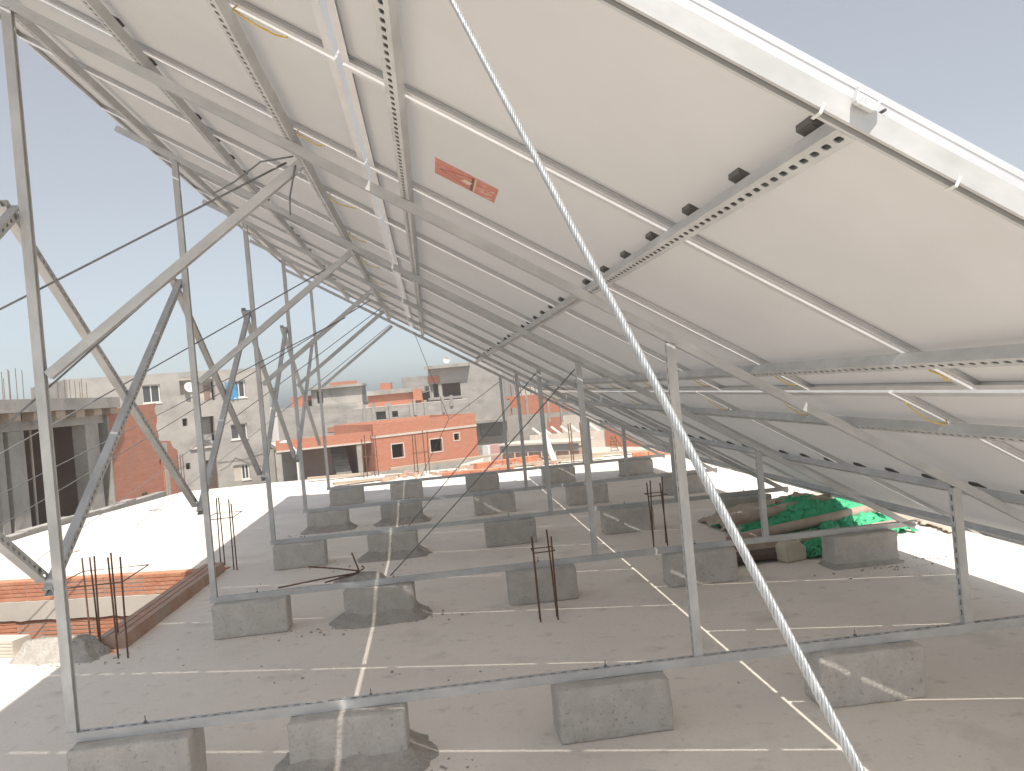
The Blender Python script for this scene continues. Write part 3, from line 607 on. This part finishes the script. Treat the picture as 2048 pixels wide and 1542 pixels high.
# ---------------------------------------------------------------- facades helper for the neighbouring buildings
class Fac:
    def __init__(s, uL, YL, uR, YR, z0=-4.2):
        a, b = at(uL, 771-(uL-1024)*-0.0+0, YL), at(uR, 771, YR); s.o = Vector((a.x, a.y, 0)); s.d = Vector((b.x-a.x, b.y-a.y, 0)); s.L = s.d.length; s.d.normalize(); s.n = Vector((s.d.y, -s.d.x, 0)); s.rz = math.atan2(s.d.y, s.d.x)
        s.loc = (s.o.x, s.o.y, 0)
    def sz(s, u, v):
        r_ = ray(u, v); t_ = (s.o-CAM).dot(s.n)/r_.dot(s.n); p = CAM+r_*t_; return (p-s.o).dot(s.d), p.z
    def rect(s, u0, v0, u1, v1):       # pixel box of an opening measured along the tilted picture
        um, vm = (u0+u1)/2, (v0+v1)/2
        return s.sz(u0, vm+0.09*(um-u0))[0], s.sz(u1, vm-0.09*(u1-um))[0], s.sz(um, v1)[1], s.sz(um, v0)[1]
def wall(mb, x0, x1, z0, z1, y0, y1, ops=()):
    xs = sorted({x0, x1, *[min(max(q, x0), x1) for o in ops for q in o[:2]]}); zs = sorted({z0, z1, *[min(max(q, z0), z1) for o in ops for q in o[2:4]]})
    for a, b in zip(xs, xs[1:]):
        run = None
        for c, d in zip(zs, zs[1:]):
            mx_, mz = (a+b)/2, (c+d)/2; hole = any(o[0] < mx_ < o[1] and o[2] < mz < o[3] for o in ops)
            if hole:
                if run: mb.box(a, b, y0, y1, *run); run = None
            else: run = [run[0], d] if run else [c, d]
        if run: mb.box(a, b, y0, y1, *run)
def window(t, r, m_frame='white', mull=1, inset=0.12, glass='glass', fw=0.07):
    x0, x1, z0, z1 = r; f = MB(); y = inset
    f.box(x0, x1, y, y+.06, z0, z0+fw).box(x0, x1, y, y+.06, z1-fw, z1).box(x0, x0+fw, y, y+.06, z0+fw, z1-fw).box(x1-fw, x1, y, y+.06, z0+fw, z1-fw)
    for k in range(mull): xm = x0+(x1-x0)*(k+1)/(mull+1); f.box(xm-fw*.45, xm+fw*.45, y, y+.06, z0+fw, z1-fw)
    f.box(x0-.06, x1+.06, -.05, y, z0-.07, z0-.002)
    w_ = f.build('window', M[m_frame], t); MB().box(x0+fw, x1-fw, y+.025, y+.035, z0+fw, z1-fw).build('pane', M[glass], w_)
def shell(t, F, H0, H1, dp, m, ops=(), wt=0.25, roofm='concrete', rooft=0.2, inner=True, parapet=0.0, back=None):
    mb = MB(); wall(mb, 0, F.L, H0, H1, 0, wt, ops); o = mb.build('front_wall', M[m], t)
    mb = MB(); mb.box(0, wt, wt, dp, H0, H1).box(F.L-wt, F.L, wt, dp, H0, H1).box(wt, F.L-wt, dp-wt, dp, H0, H1); mb.build('side_wall', M[m], t)
    mb = MB(); mb.box(wt, F.L-wt, wt, dp-wt, H1-rooft-parapet, H1-.004-parapet); mb.build('roof', M[roofm], t)
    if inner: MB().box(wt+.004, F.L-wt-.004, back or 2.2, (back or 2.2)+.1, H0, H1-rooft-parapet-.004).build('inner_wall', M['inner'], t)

# ---- unfinished concrete building at left
F = Fac(-75, 15.6, 206, 23.2); _, zt_ = F.sz(60, 800); zt_ = max(F.sz(20, 801)[1], F.sz(190, 800)[1]); zb_ = F.sz(60, 825)[1]
t = thing('unfinished_building', 'unfinished concrete building with open front, bare columns and props at far left', 'building', F.loc, F.rz)
ZF = -1.35; L = F.L; zs_ = zb_
print('A', L, zt_, zb_, ZF)
MB().box(-3, L+.25, -.35, 8, zb_, zt_).build('roof_slab', M['concrete'], t)
MB().box(-3, L, 0, .3, zb_-.42, zb_-.003).build('lintel_beam', M['concrete'], t)
for k in range(9): x = -2.4+k*(L+2)/8; MB().box(x, x+.55, -.30, -.02, zb_-.17-.04*random.random(), zb_-.004).build('shuttering_board', M['wood'], t)
for u0, u1 in ((-2, 12), (22, 54), (178, 204)):
    r = F.rect(u0, 850, u1, 1000); MB().box(r[0], r[1], 0.02, .38, ZF, zb_-.424).build('column', M['concrete'], t)
for u in (109, 147, 24):
    s_ = F.sz(u, 900)[0]; p = MB().tube([(s_, 1.1, ZF), (s_+.05, 1.1, zb_-.004)], .035, 8).build('prop', M['cream'], t)
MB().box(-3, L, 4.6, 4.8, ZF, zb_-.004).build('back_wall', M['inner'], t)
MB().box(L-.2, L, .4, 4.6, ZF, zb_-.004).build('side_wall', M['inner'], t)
MB().box(-3, L+.2, -.3, 8, -4.2, ZF-.003).build('floor_slab', M['concrete'], t)
for u in (8, 28, 34):
    pass
for k, (u, n_) in enumerate(((4, 3), (30, 5), (172, 4), (138, 3))):
    s_ = F.sz(u, 790)[0]
    for q in range(n_): MB().tube([(s_+q*.16, .1+.25*(q % 2), zt_), (s_+q*.16+.02, .1+.25*(q % 2), zt_+(0.55 if u != 30 else 0.8)*(.85+.2*random.random()))], .008, 5).build('rebar', M['rust'], t)
# brick wall beside it
F2 = Fac(205, 23.0, 312, 26.3); zt2 = F2.sz(300, 807)[1]
t = thing('brick_wall', 'tall worn orange brick wall joining the unfinished building', 'wall', F2.loc, F2.rz)
mb = MB(); n = 22
poly = [(0.05, -2.2), (F2.L, -2.2)]
for k in range(14):
    z = -2.0+(zt2-.2+2.0)*k/13; poly.append((F2.L-(.12+.14*(k % 2) if k > 6 else .0), z))
poly += [(F2.L-.1, zt2), (.05, zt2-.1)]
mb.prism(poly, 0, .2); mb.build('brickwork', M['brick_worn'], t)
MB().box(F2.L*.52, F2.L*.62, -.02, 0, -1.05, -.75).build('vent_shade_plate', M['dark'], t)  # no recess here: the hole's shade is this plate's dark colour
MB().box(-.02, .05, -.06, .25, -2.2, zt2-.1).build('edge_column', M['concrete'], t)
F3 = Fac(312, 26.2, 343, 27.2); zt3 = F3.sz(320, 885)[1]
t = thing('brick_pier', 'low broken brick pier with a cement strip and upright bars', 'wall', F3.loc, F3.rz)
MB().prism([(0.03, -2.5), (F3.L, -2.5), (F3.L, zt3-.35), (F3.L*.7, zt3-.2), (F3.L*.6, zt3), (.03, zt3+.05)], 0, .2).build('brickwork', M['brick_worn'], t)
MB().box(.06, .3, -.03, 0, -2.4, zt3-.02).build('cement_strip', M['mortar'], t)
for k in range(3): MB().tube([(F3.L*(.72+.17*k), -.12, -2.3), (F3.L*(.72+.17*k)+.02, -.12, zt3-.5)], .016, 5).build('bar', M['rust'], t)

# low wall outside the left roof edge
mb = MB(); pts = [at(-40, 1100, 8.6), at(365, 978, 16.2)]
a, b = Vector((-5.1, 6.0, 0)), Vector((-4.0, 15.2, 0)); d = (b-a).normalized(); nn = Vector((-d.y, d.x, 0))
m = Matrix((d, nn, Vector((0, 0, 1)))).transposed().to_4x4(); m.translation = a
Ln = (b-a).length; n = 20
for i in range(n):
    h1 = .02+.05*random.random(); mb.box(Ln*i/n+.006, Ln*(i+1)/n-.006, 0, .2, -4.2, h1, m)
o = mb.build('boundary_wall', M['concrete']); tag(o, 'low rough cement block wall beyond the left roof edge', 'wall')

# ---- grey rendered house
F = Fac(134, 49, 536, 56); H1 = max(F.sz(200, 755)[1], 0); H1 = (F.sz(200, 755)[1]+F.sz(500, 736)[1])/2
t = thing('rendered_house', 'three storey grey rendered house with white framed windows', 'house', F.loc, F.rz)
rc = lambda *p: F.rect(*p)
W1, W2, W3, W4 = rc(285, 769, 321, 806), rc(466, 761, 491, 795), rc(462, 847, 495, 878), rc(468, 929, 500, 960)
LG = rc(360, 754, 429, 803); LG = (LG[0], LG[1], LG[2], LG[3]); S1 = rc(365, 837, 375, 852); S2 = rc(372, 926, 381, 939); BL = rc(399, 833, 430, 892); DR = rc(404, 920, 436, 985)
print('B', F.L, H1, W1, LG)
shell(t, F, -4.2, H1, 9, 'render', [W1, W2, W3, W4, LG, S1, S2, BL, DR], parapet=.5, back=2.0)
for r in (W1, W2, W3): window(t, r)
window(t, ((W4[0]+W4[1])/2, W4[1], W4[2], W4[3]), fw=.08); MB().box(W4[0], (W4[0]+W4[1])/2-.01, .1, .14, W4[2], W4[3]).build('shutter', M['cream'], t)
MB().box(LG[0], LG[1], .55, .65, LG[2], LG[3]).build('loggia_back', M['pink' if False else 'cream'], t)
MB().box(LG[0]+.02, LG[0]+.30*(LG[1]-LG[0]), .1, .16, LG[2]+.02, LG[2]+.32*(LG[3]-LG[2])).build('railing', M['render'], t)
MB().box(LG[1]-.5, LG[1]-.12, .50, .548, LG[2], LG[2]+1.0).build('door', M['inner'], t)
MB().box(BL[0]+.01, BL[1]-.01, .6, .7, BL[2], BL[3]).build('balcony_back', M['concrete_dark'], t)
MB().box(BL[0]-.7, BL[1]+.02, -.12, 0, BL[2]-.12, BL[2]).build('balcony_ledge', M['cream'], t)
mb = MB()
for k in range(26): x = random.uniform(BL[0]+.1, BL[1]-.2); z = BL[2]+random.uniform(.02, .35); s_ = random.uniform(.05, .14); mb.box(x-s_, x+s_, -.1, .5, z-s_*.6, z+s_*.6, Matrix.Translation((x, 0, z)) @ Matrix.Rotation(random.uniform(-.7, .7), 4, 'Y') @ Matrix.Translation((-x, 0, -z)))
mb.build('stored_clutter', M['greysheet'], t)
MB().box(DR[0]+.05, DR[1]-.05, .12, .18, DR[2], DR[3]-.05).build('door', M['dark'], t)
p = F.sz(377, 776); m = Matrix.Translation((p[0], -.1, p[1])) @ Matrix.Rotation(R(70), 4, 'X')
mb = MB(); n = 18
for rr, zz in ((.02, 0), (.18, .03), (.32, .11), (.34, .12)):
    for j in range(n): g = 2*math.pi*j/n; mb.v.append(Vector((rr*math.cos(g), rr*math.sin(g), zz)))
for k in range(3):
    for j in range(n): mb.f.append([k*n+j, k*n+(j+1) % n, (k+1)*n+(j+1) % n, (k+1)*n+j])
o = mb.build('satellite_dish', M['white'], mw=Matrix.Translation(F.loc) @ Matrix.Rotation(F.rz, 4, 'Z') @ m, smooth=True); o.modifiers.new('s', 'SOLIDIFY').thickness = .015; tag(o, 'white satellite dish in the loggia of the grey house', 'satellite dish')
x0, x1, z0, z1 = W2; o = MB()
for i in range(8):
    for j in range(6): pass
mb = MB(); nx_, nz_ = 8, 10
for j in range(nz_+1):
    for i in range(nx_+1): a, b = i/nx_, j/nz_; mb.v.append(Vector((x0-.5+a*.75, -.06-.05*math.sin(a*14+b*3), z0-.1+b*(z1-z0+.05)*(1-.1*a))))
for j in range(nz_):
    for i in range(nx_): k = j*(nx_+1)+i; mb.f.append([k, k+1, k+nx_+2, k+nx_+1])
o = mb.build('blue_cloth', M['blue'], mw=Matrix.Translation(F.loc) @ Matrix.Rotation(F.rz, 4, 'Z')); o.modifiers.new('s', 'SOLIDIFY').thickness = .02; tag(o, 'blue patterned cloth hanging beside an upper window of the grey house', 'cloth')
for a, b in (((436, 925), (530, 905)), ((440, 940), (470, 915)), ((470, 915), (540, 935)), ((380, 928), (310, 945))):
    p, q = F.sz(*a), F.sz(*b); MB().tube([(p[0], -.03, p[1]), ((p[0]+q[0])/2, -.05, (p[1]+q[1])/2-.12), (q[0], -.03, q[1])], .012, 5).build('facade_wire', M['black'], t)
# white neighbour behind
F = Fac(523, 60, 549, 61); H = F.sz(540, 814)[1]; t = thing('white_house', 'narrow white house between the grey house and the concrete shell', 'house', F.loc, F.rz); shell(t, F, -4.2, H, 6, 'white', [], inner=False)

# ---- brick house with side wing
F = Fac(738, 50, 945, 53.5); H1 = F.sz(840, 838)[1]; zb1, zb0 = F.sz(840, 862)[1], F.sz(840, 866)[1]; zp = F.sz(840, 932)[1]
OP = [F.rect(784, 888, 807, 915), F.rect(861, 878, 884, 903), F.rect(908, 867, 918, 880)]
t = thing('brick_house', 'single storey orange brick house with three bare window openings', 'house', F.loc, F.rz)
print('D', F.L, H1, zb1, zp)
mb = MB(); wall(mb, 0, F.L, zp+.003, zb0-.003, 0, .2, OP); mb.build('front_wall', M['brick'], t)
MB().box(0, F.L, 0, .2, zb1+.003, H1).build('parapet', M['brick'], t)
MB().box(-.02, F.L+.02, -.05, 6, zb0, zb1).build('floor_band', M['cream'], t)
MB().box(-.02, F.L+.02, -.08, .25, -4.2, zp).build('plinth', M['concrete'], t)
mb = MB(); mb.box(0, .2, .2, 6, -4.2, zb0-.003).box(F.L-.2, F.L, .2, 6, -4.2, zb0-.003).box(0, .2, .2, 6, zb1+.003, H1).box(F.L-.2, F.L, .2, 6, zb1+.003, H1).box(.2, F.L-.2, 5.8, 6, -4.2, H1); mb.build('side_wall', M['brick'], t)
for r in OP:
    mb = MB(); e = .07; x0, x1, z0, z1 = r; mb.box(x0-e, x1+e, -.02, .0, z1, z1+e).box(x0-e, x1+e, -.02, 0, z0-e, z0).box(x0-e, x0, -.02, 0, z0, z1).box(x1, x1+e, -.02, 0, z0, z1); mb.build('window_surround', M['cream'], t)
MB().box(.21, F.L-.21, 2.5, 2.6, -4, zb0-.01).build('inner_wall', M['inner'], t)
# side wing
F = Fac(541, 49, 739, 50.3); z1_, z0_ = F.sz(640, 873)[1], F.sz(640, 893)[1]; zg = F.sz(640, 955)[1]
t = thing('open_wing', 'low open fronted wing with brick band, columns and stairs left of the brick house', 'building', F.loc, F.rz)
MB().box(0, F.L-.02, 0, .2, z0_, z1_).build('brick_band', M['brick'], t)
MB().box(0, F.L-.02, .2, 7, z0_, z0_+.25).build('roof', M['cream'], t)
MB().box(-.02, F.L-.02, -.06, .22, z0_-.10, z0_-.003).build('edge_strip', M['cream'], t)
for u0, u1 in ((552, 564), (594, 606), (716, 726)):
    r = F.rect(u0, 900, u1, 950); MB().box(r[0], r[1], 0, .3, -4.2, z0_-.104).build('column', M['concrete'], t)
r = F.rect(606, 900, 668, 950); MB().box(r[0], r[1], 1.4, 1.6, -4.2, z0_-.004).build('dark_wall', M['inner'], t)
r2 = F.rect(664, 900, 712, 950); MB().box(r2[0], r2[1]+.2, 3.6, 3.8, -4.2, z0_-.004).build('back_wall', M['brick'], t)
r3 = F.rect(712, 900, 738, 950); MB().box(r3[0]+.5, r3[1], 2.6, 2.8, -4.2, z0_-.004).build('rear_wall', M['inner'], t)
r4 = F.rect(541, 900, 600, 950); MB().box(r4[0], r4[1], 2.6, 2.8, -4.2, z0_-.004).build('grey_wall', M['concrete'], t)
mb = MB()
for k in range(9): mb.box(r2[0]+.3+.12*k*0, r2[1]-.2, .8+.28*k, 1.08+.28*k, -4.2, zg+.1+.17*k)
mb.build('stairs', M['concrete'], t)
MB().box(-.02, F.L-.02, -.3, -.1, -4.2, zg).build('plinth', M['concrete'], t)
# street lamp
F = Fac(560, 44, 600, 44); p = F.sz(572, 886); q = F.sz(584, 893)
t = thing('street_lamp', 'street lamp with pale oval head before the brick band', 'street lamp', F.loc, F.rz)
MB().tube([(q[0]+.2, 0, -4.2), (q[0]+.2, 0, q[1]-.25), (q[0], 0, q[1]), (p[0]+.2, 0, p[1]+.02)], .05, 8).build('lamp_post', M['white'], t)
mb = MB(); n = 12
for k in range(9):
    f = k/8; rr = .17*math.sin(math.pi*(.05+.9*f))
    for j in range(n): g = 2*math.pi*j/n; mb.v.append(Vector((p[0]-.35+.6*f, rr*math.cos(g), p[1]+.05+rr*.6*math.sin(g))))
for k in range(8):
    for j in range(n): mb.f.append([k*n+j, k*n+(j+1) % n, (k+1)*n+(j+1) % n, (k+1)*n+j])
mb.build('lamp_head', M['white'], t, smooth=True)

# ---- far concrete shell
F = Fac(548, 68, 722, 68); t = thing('concrete_shell', 'long grey unfinished concrete building behind the open wing', 'building', F.loc, F.rz)
Hs = F.sz(630, 812)[1]; r = F.rect(655, 852, 715, 862)
mb = MB(); wall(mb, 0, F.L, -4.2, Hs, 0, .3); mb.build('front_wall', M['concrete_dark'], t)
MB().box(0, F.L, .3, 9, Hs-.3, Hs-.004).build('roof', M['concrete'], t)
MB().box(r[0], r[1], -.04, 0, r[2], r[3]).build('brick_patch', M['brick_worn'], t)
b = F.rect(622, 768, 722, 815); dw = F.rect(631, 783, 643, 807); zt_ = F.sz(680, 766)[1]
mb = MB(); wall(mb, b[0]-.1, b[1], Hs+.003, zt_-.35, 1.0, 1.3, [dw]); mb.box(b[0]-.1, b[0]+.2, 1.3, 6, Hs+.003, zt_-.35); mb.box(b[1]-.3, b[1], 1.3, 6, Hs+.003, zt_-.35).build('upper_wall', M['concrete'], t)
MB().box(b[0]-.4, b[1]+.1, .6, 6.3, zt_-.347, zt_-.15).build('upper_roof', M['concrete'], t)
rb_ = F.rect(656, 764, 712, 772); MB().box(rb_[0], rb_[1], 1.0, 1.2, zt_-.147, zt_+.12).build('brick_course', M['brick_worn'], t)
MB().box(dw[0]-.5, dw[1]+.5, 2.4, 2.5, Hs+.01, zt_-.36).build('inner_wall', M['inner'], t)
bl = F.rect(574, 793, 612, 811); op = [F.rect(582, 803, 588, 811), F.rect(611, 800, 622, 812)]
mb = MB(); wall(mb, bl[0], bl[1]+.3, Hs+.003, bl[3], 2.0, 2.2, op); mb.build('brick_room', M['brick'], t)
MB().box(bl[0], bl[1]+.3, 2.6, 2.7, Hs+.003, bl[3]).build('room_back', M['inner'], t)
# middle terrace with columns and recessed brick wall
F = Fac(688, 65.5, 935, 64.5); t = thing('terraced_building', 'grey concrete building with stub columns and recessed brick infill', 'building', F.loc, F.rz)
Ht = F.sz(810, 809)[1]; w5, w6 = F.rect(752, 823, 773, 839), F.rect(784, 822, 796, 834)
mb = MB(); wall(mb, 0, F.L, -4.2, Ht, 0, .25, [w5, w6]); mb.build('front_wall', M['concrete_dark'], t)
MB().box(.3, F.L-.3, .25, 3.2, Ht-.3, Ht-.004).build('terrace', M['cream'], t)
MB().box(w5[0]-.4, w6[1]+.4, .9, 1.0, w5[2]-.3, Ht-.31).build('inner_wall', M['greysheet'], t)
for u0, u1, v0, v1 in ((727, 732, 808, 850), (745, 751, 805, 850), (772, 777, 806, 845), (779, 784, 806, 845), (820, 826, 804, 838), (828, 832, 798, 830), (849, 855, 800, 835), (884, 889, 792, 825), (900, 906, 790, 812)):
    r = F.rect(u0, v0, u1, v1); MB().box(r[0], r[1], -.12, -.003, r[2], r[3]).build('stub_column', M['concrete'], t)
bk = F.rect(722, 790, 836, 812); zc = F.sz(780, 778)[1]; zc2 = F.sz(780, 788)[1]
MB().box(bk[0], bk[1], 3.2, 3.4, Ht-.3, zc2).build('brick_infill', M['brick'], t)
MB().box(bk[0], bk[1]+.2, 2.9, 8, zc2+.003, zc).build('roof_beam', M['concrete'], t)
r = F.rect(780, 791, 818, 805); r = F.rect(818, 778, 836, 802); MB().box(r[0], r[1], 2.6, 2.85, r[2], r[3]).build('brick_pier', M['brick'], t)
r = F.rect(735, 766, 758, 776); MB().box(r[0], r[1], 6, 7, zc+.003, r[3]).build('roof_hut', M['brick'], t)
# tower
F = Fac(804, 73.6, 868, 73.0); H = F.sz(835, 753)[1]; t = thing('grey_annex', 'plain grey annex with flat roof left of the tall concrete house', 'building', F.loc, F.rz); shell(t, F, -4.2, H, 8, 'concrete', [], inner=False)
F = Fac(858, 69.0, 1006, 67.6); H = F.sz(940, 725)[1]; t = thing('tall_concrete_house', 'tall grey concrete house with two dark window openings and roof overhang', 'house', F.loc, F.rz)
O1, O2 = F.rect(861, 768, 877, 795), F.rect(884, 766, 921, 794); O3 = F.rect(960, 844, 1001, 872)
shell(t, F, -4.2, H, 10, 'render', [O1, O2, O3], back=1.6)
x = F.sz(866, 730)[0]; MB().box(x-.6, F.L*.58, -.7, -.003, H-.25, H).build('roof_overhang', M['concrete'], t)
r = F.rect(858, 752, 879, 766); MB().box(r[0]-.1, r[1], -.05, -.003, r[2], r[3]).build('brick_infill', M['brick'], t)
z = F.sz(970, 842)[1]; MB().box(F.sz(945, 842)[0], F.L+.2, -.9, -.003, z-.12, z+.1).build('canopy', M['concrete'], t)
MB().box(O3[0]+.02, O3[1]-.02, .12, .2, O3[2]+.02, O3[3]-.02).build('garage_shutter', M['greysheet'], t)
zs = F.sz(895, 795)[1]; MB().box(O1[0]-.2, O2[1]+.1, -.14, -.003, O1[2]-.2, O1[2]-.02).build('window_sill', M['concrete'], t)
p = F.sz(891, 722); mb = MB(); n = 14
for rr, zz in ((.02, 0), (.16, .03), (.28, .10), (.30, .12)):
    for j in range(n): g = 2*math.pi*j/n; mb.v.append(Vector((p[0]+rr*math.cos(g), .6-zz, H+.42+rr*math.sin(g))))
for k in range(3):
    for j in range(n): mb.f.append([k*n+j, k*n+(j+1) % n, (k+1)*n+(j+1) % n, (k+1)*n+j])
mb.tube([(p[0], .62, H-.002), (p[0], .62, H+.42)], .03, 6)
o = mb.build('roof_dish', M['white'], mw=Matrix.Translation(F.loc) @ Matrix.Rotation(F.rz, 4, 'Z')); o.modifiers.new('s', 'SOLIDIFY').thickness = .012; tag(o, 'small white dish on the roof of the tall concrete house', 'satellite dish')
# ---- right hand buildings
F = Fac(1008, 60, 1245, 56); H = F.sz(1090, 787)[1]; zb = F.sz(1090, 826)[1]
t = thing('brick_building', 'brick building with concrete ground floor and rebar on the roof, seen behind the short posts', 'building', F.loc, F.rz)
OPN = [F.rect(1010, 798, 1020, 831), F.rect(1022, 816, 1037, 831)]
mb = MB(); wall(mb, 0, F.L, zb+.003, H, 0, .25, OPN); mb.build('upper_wall', M['brick'], t)
MB().box(0, F.L, 0, .3, -4.2, zb).build('lower_wall', M['concrete'], t)
MB().box(0, F.L, .3, 8, H-.25, H-.004).build('roof', M['concrete'], t); MB().box(0.3, F.L-.3, 1.6, 1.7, zb, H-.3).build('inner_wall', M['inner'], t)
for u in (1052, 1095, 1120): r = F.rect(u, 790, u+4, 830); MB().box(r[0], r[1], -.06, -.003, r[2]-.5, H).build('column', M['concrete'], t)
r = F.rect(1096, 834, 1122, 866); MB().box(r[0], r[1], -.05, -.003, r[2], r[3]).build('brick_patch', M['brick_worn'], t)
r = F.rect(1124, 830, 1160, 866); MB().box(r[0], r[1]+1.5, -.05, -.003, r[2], r[3]).build('pale_panel', M['cream'], t)
for k in range(14): x = .4+k*F.L*.6/14; MB().tube([(x, .3, H), (x+random.uniform(-.2, .2), .3, H+random.uniform(.8, 1.8))], .03, 5).build('rebar', M['rust'], t)
F = Fac(1202, 44, 1300, 41); H = F.sz(1225, 846)[1]; t = thing('brick_hut', 'small orange brick hut behind the ladder under the low panels', 'building', F.loc, F.rz); shell(t, F, -4.2, H, 6, 'brick', [], inner=False)
F = Fac(1050, 46, 1212, 44); H = F.sz(1130, 866)[1]; H2 = F.sz(1130, 877)[1]; t = thing('low_terrace', 'low terrace with cream parapet and pale roof behind the grey sheet fence', 'building', F.loc, F.rz)
MB().box(0, F.L, 0, .25, -4.2, H).build('parapet', M['cream'], t); MB().box(-2, F.L+8, -6, -.003, -4.2, H2-.6).build('pale_roof', M['cream'], t)
mb = MB()
for k in range(7):
    x = F.L*.1+k*F.L*.12; mb.box(x-.35, x+.35, .02, .12, H+.12, H+.22, Matrix.Translation((x, 0, H+.2)) @ Matrix.Rotation(.7, 4, 'Y') @ Matrix.Translation((-x, 0, -H-.2)))
mb.build('leaning_block', M['white'], t)
F = Fac(965, 37, 991, 37.6); H = F.sz(978, 891)[1]; t = thing('pink_wall', 'pink painted wall end with white corner below the concrete house', 'wall', F.loc, F.rz)
MB().box(.1, F.L, 0, .3, -4.2, H).build('wall_body', M['pink'], t); MB().box(-.06, .1, -.03, .32, -4.2, H).build('white_corner', M['white'], t)
F = Fac(991, 36, 1147, 33.5); H = F.sz(1070, 889)[1]; Hb = F.sz(1070, 904)[1]; t = thing('sheet_fence', 'long grey sheet metal screen above a red brick wall', 'fence', F.loc, F.rz)
MB().box(0, F.L, -.1, 0, Hb, H).build('sheet_panel', M['greysheet'], t); MB().box(0, F.L, .02, .22, -4.2, Hb+.2).build('brick_wall', M['dusty_brick'], t)
MB().box(-.1, F.L+.1, -.2, 1.5, H, H+.08).build('top_slab', M['cream'], t)
for k in range(6): MB().tube([(.8+k*.7, -.15, -3), (.8+k*.7, -.15, Hb)], .03, 6).build('post', M['cream'], t)
# rubble, brick rows and planks at the far roof edge
def row_on(pts, lab, z0, z1, dp, m='terracotta', L=.3):
    a, b = pts; mb = MB(); brick_row(mb, a, b, z0, z1, dp, L, 1); o = mb.build('brick_row', M[m]); return tag(o, lab, 'bricks', 'brick rows at the far roof edge')
p, q = ong(946, 950), ong(1065, 932)
row_on(((2.45, 13.2, 0), (3.75, 13.75, 0)), 'orange brick parapet row beyond the farthest rail', 0, .13, .16)
row_on(((1.75, 12.6, 0), (3.1, 12.45, 0)), 'flat row of loose bricks lying behind the farthest blocks', 0, .07, .2)
row_on(((5.4, 12.6, 0), (6.9, 12.4, 0)), 'orange bricks laid out right of the short posts at the far edge', 0, .09, .2)
for k, (x, y, l, rz, dz) in enumerate(((-.3, 14.35, 1.3, .06, .04), (1.9, 14.6, 2.4, .18, .10), (.3, 13.0, 1.2, .35, .02), (3.9, 13.0, 2.0, -.1, .03), (5.0, 13.4, 2.5, -.12, .04))):
    o = MB().box(-l/2, l/2, -.09, .09, 0, .04).build('timber_plank', M['wood'], mw=Matrix.Translation((x, y, dz)) @ Matrix.Rotation(rz, 4, 'Z') @ Matrix.Rotation(.02*(-1)**k, 4, 'Y'))
    tag(o, ['weathered plank on the far roof edge left of the rebar', 'long plank on the roof edge before the brick house plinth', 'short plank behind the farthest left blocks', 'plank lying among the bricks at the far edge', 'plank at the far edge right of the white pipe'][k], 'plank', 'planks at the far roof edge')
o = MB().tube([(3.95, 13.0, .02), (3.80, 13.2, .62)], .06, 12).build('white_pipe', M['white']); tag(o, 'short white pipe leaning at the far roof edge', 'pipe')
mb = MB()
for k in range(90):
    x, y = random.uniform(.6, 4.6), random.uniform(12.7, 14.0); s_ = random.uniform(.02, .09)
    mb.box(-s_, s_, -s_*.7, s_*.7, 0, s_*.8, Matrix.Translation((x, y, 0)) @ Matrix.Rotation(random.random()*3, 4, 'Z'))
tag(mb.build('brick_rubble', M['dusty_brick']), 'broken brick rubble along the far roof edge', 'rubble', kind='stuff')
# ladder
b = at(1222, 902, 26); c = at(1234, 880, 26.3)
t = thing('step_ladder', 'small open step ladder standing on the pale terrace', 'ladder', (b.x, 26, b.z-.1), .1); t.scale = (.6, .6, .6)
for x in (0, .38): MB().tube([(x, 0, 0), (x+.12-.06*(x > 0), .25, 1.0)], .015, 6).build('rail', M['rust'], t)
for k in range(5): f = .15+.17*k; MB().box(.12*f, .38+.06*f, .25*f-.02, .25*f+.04, f, f+.03).build('rung', M['rust'], t)
for x in (.2, .5): MB().tube([(x+.5, .6, 0), (x*.6+.05, .26, 1.0)], .015, 6).build('back_leg', M['rust'], t)

# ---------------------------------------------------------------- dusty air
hb = MB().box(-95, 95, -14, 125, -5.2, 24).build('haze', None); tag(hb, kind='stuff')
hm = bpy.data.materials.new('dusty_air'); hm.use_nodes = True; ht = hm.node_tree; ht.nodes.remove(ht.nodes['Principled BSDF'])
pv = ht.nodes.new('ShaderNodeVolumePrincipled'); pv.inputs['Color'].default_value = (0.95, 0.93, 0.90, 1); pv.inputs['Density'].default_value = 0.0022; pv.inputs['Anisotropy'].default_value = 0.2
ht.links.new(pv.outputs[0], ht.nodes['Material Output'].inputs['Volume']); hb.data.materials.append(hm)
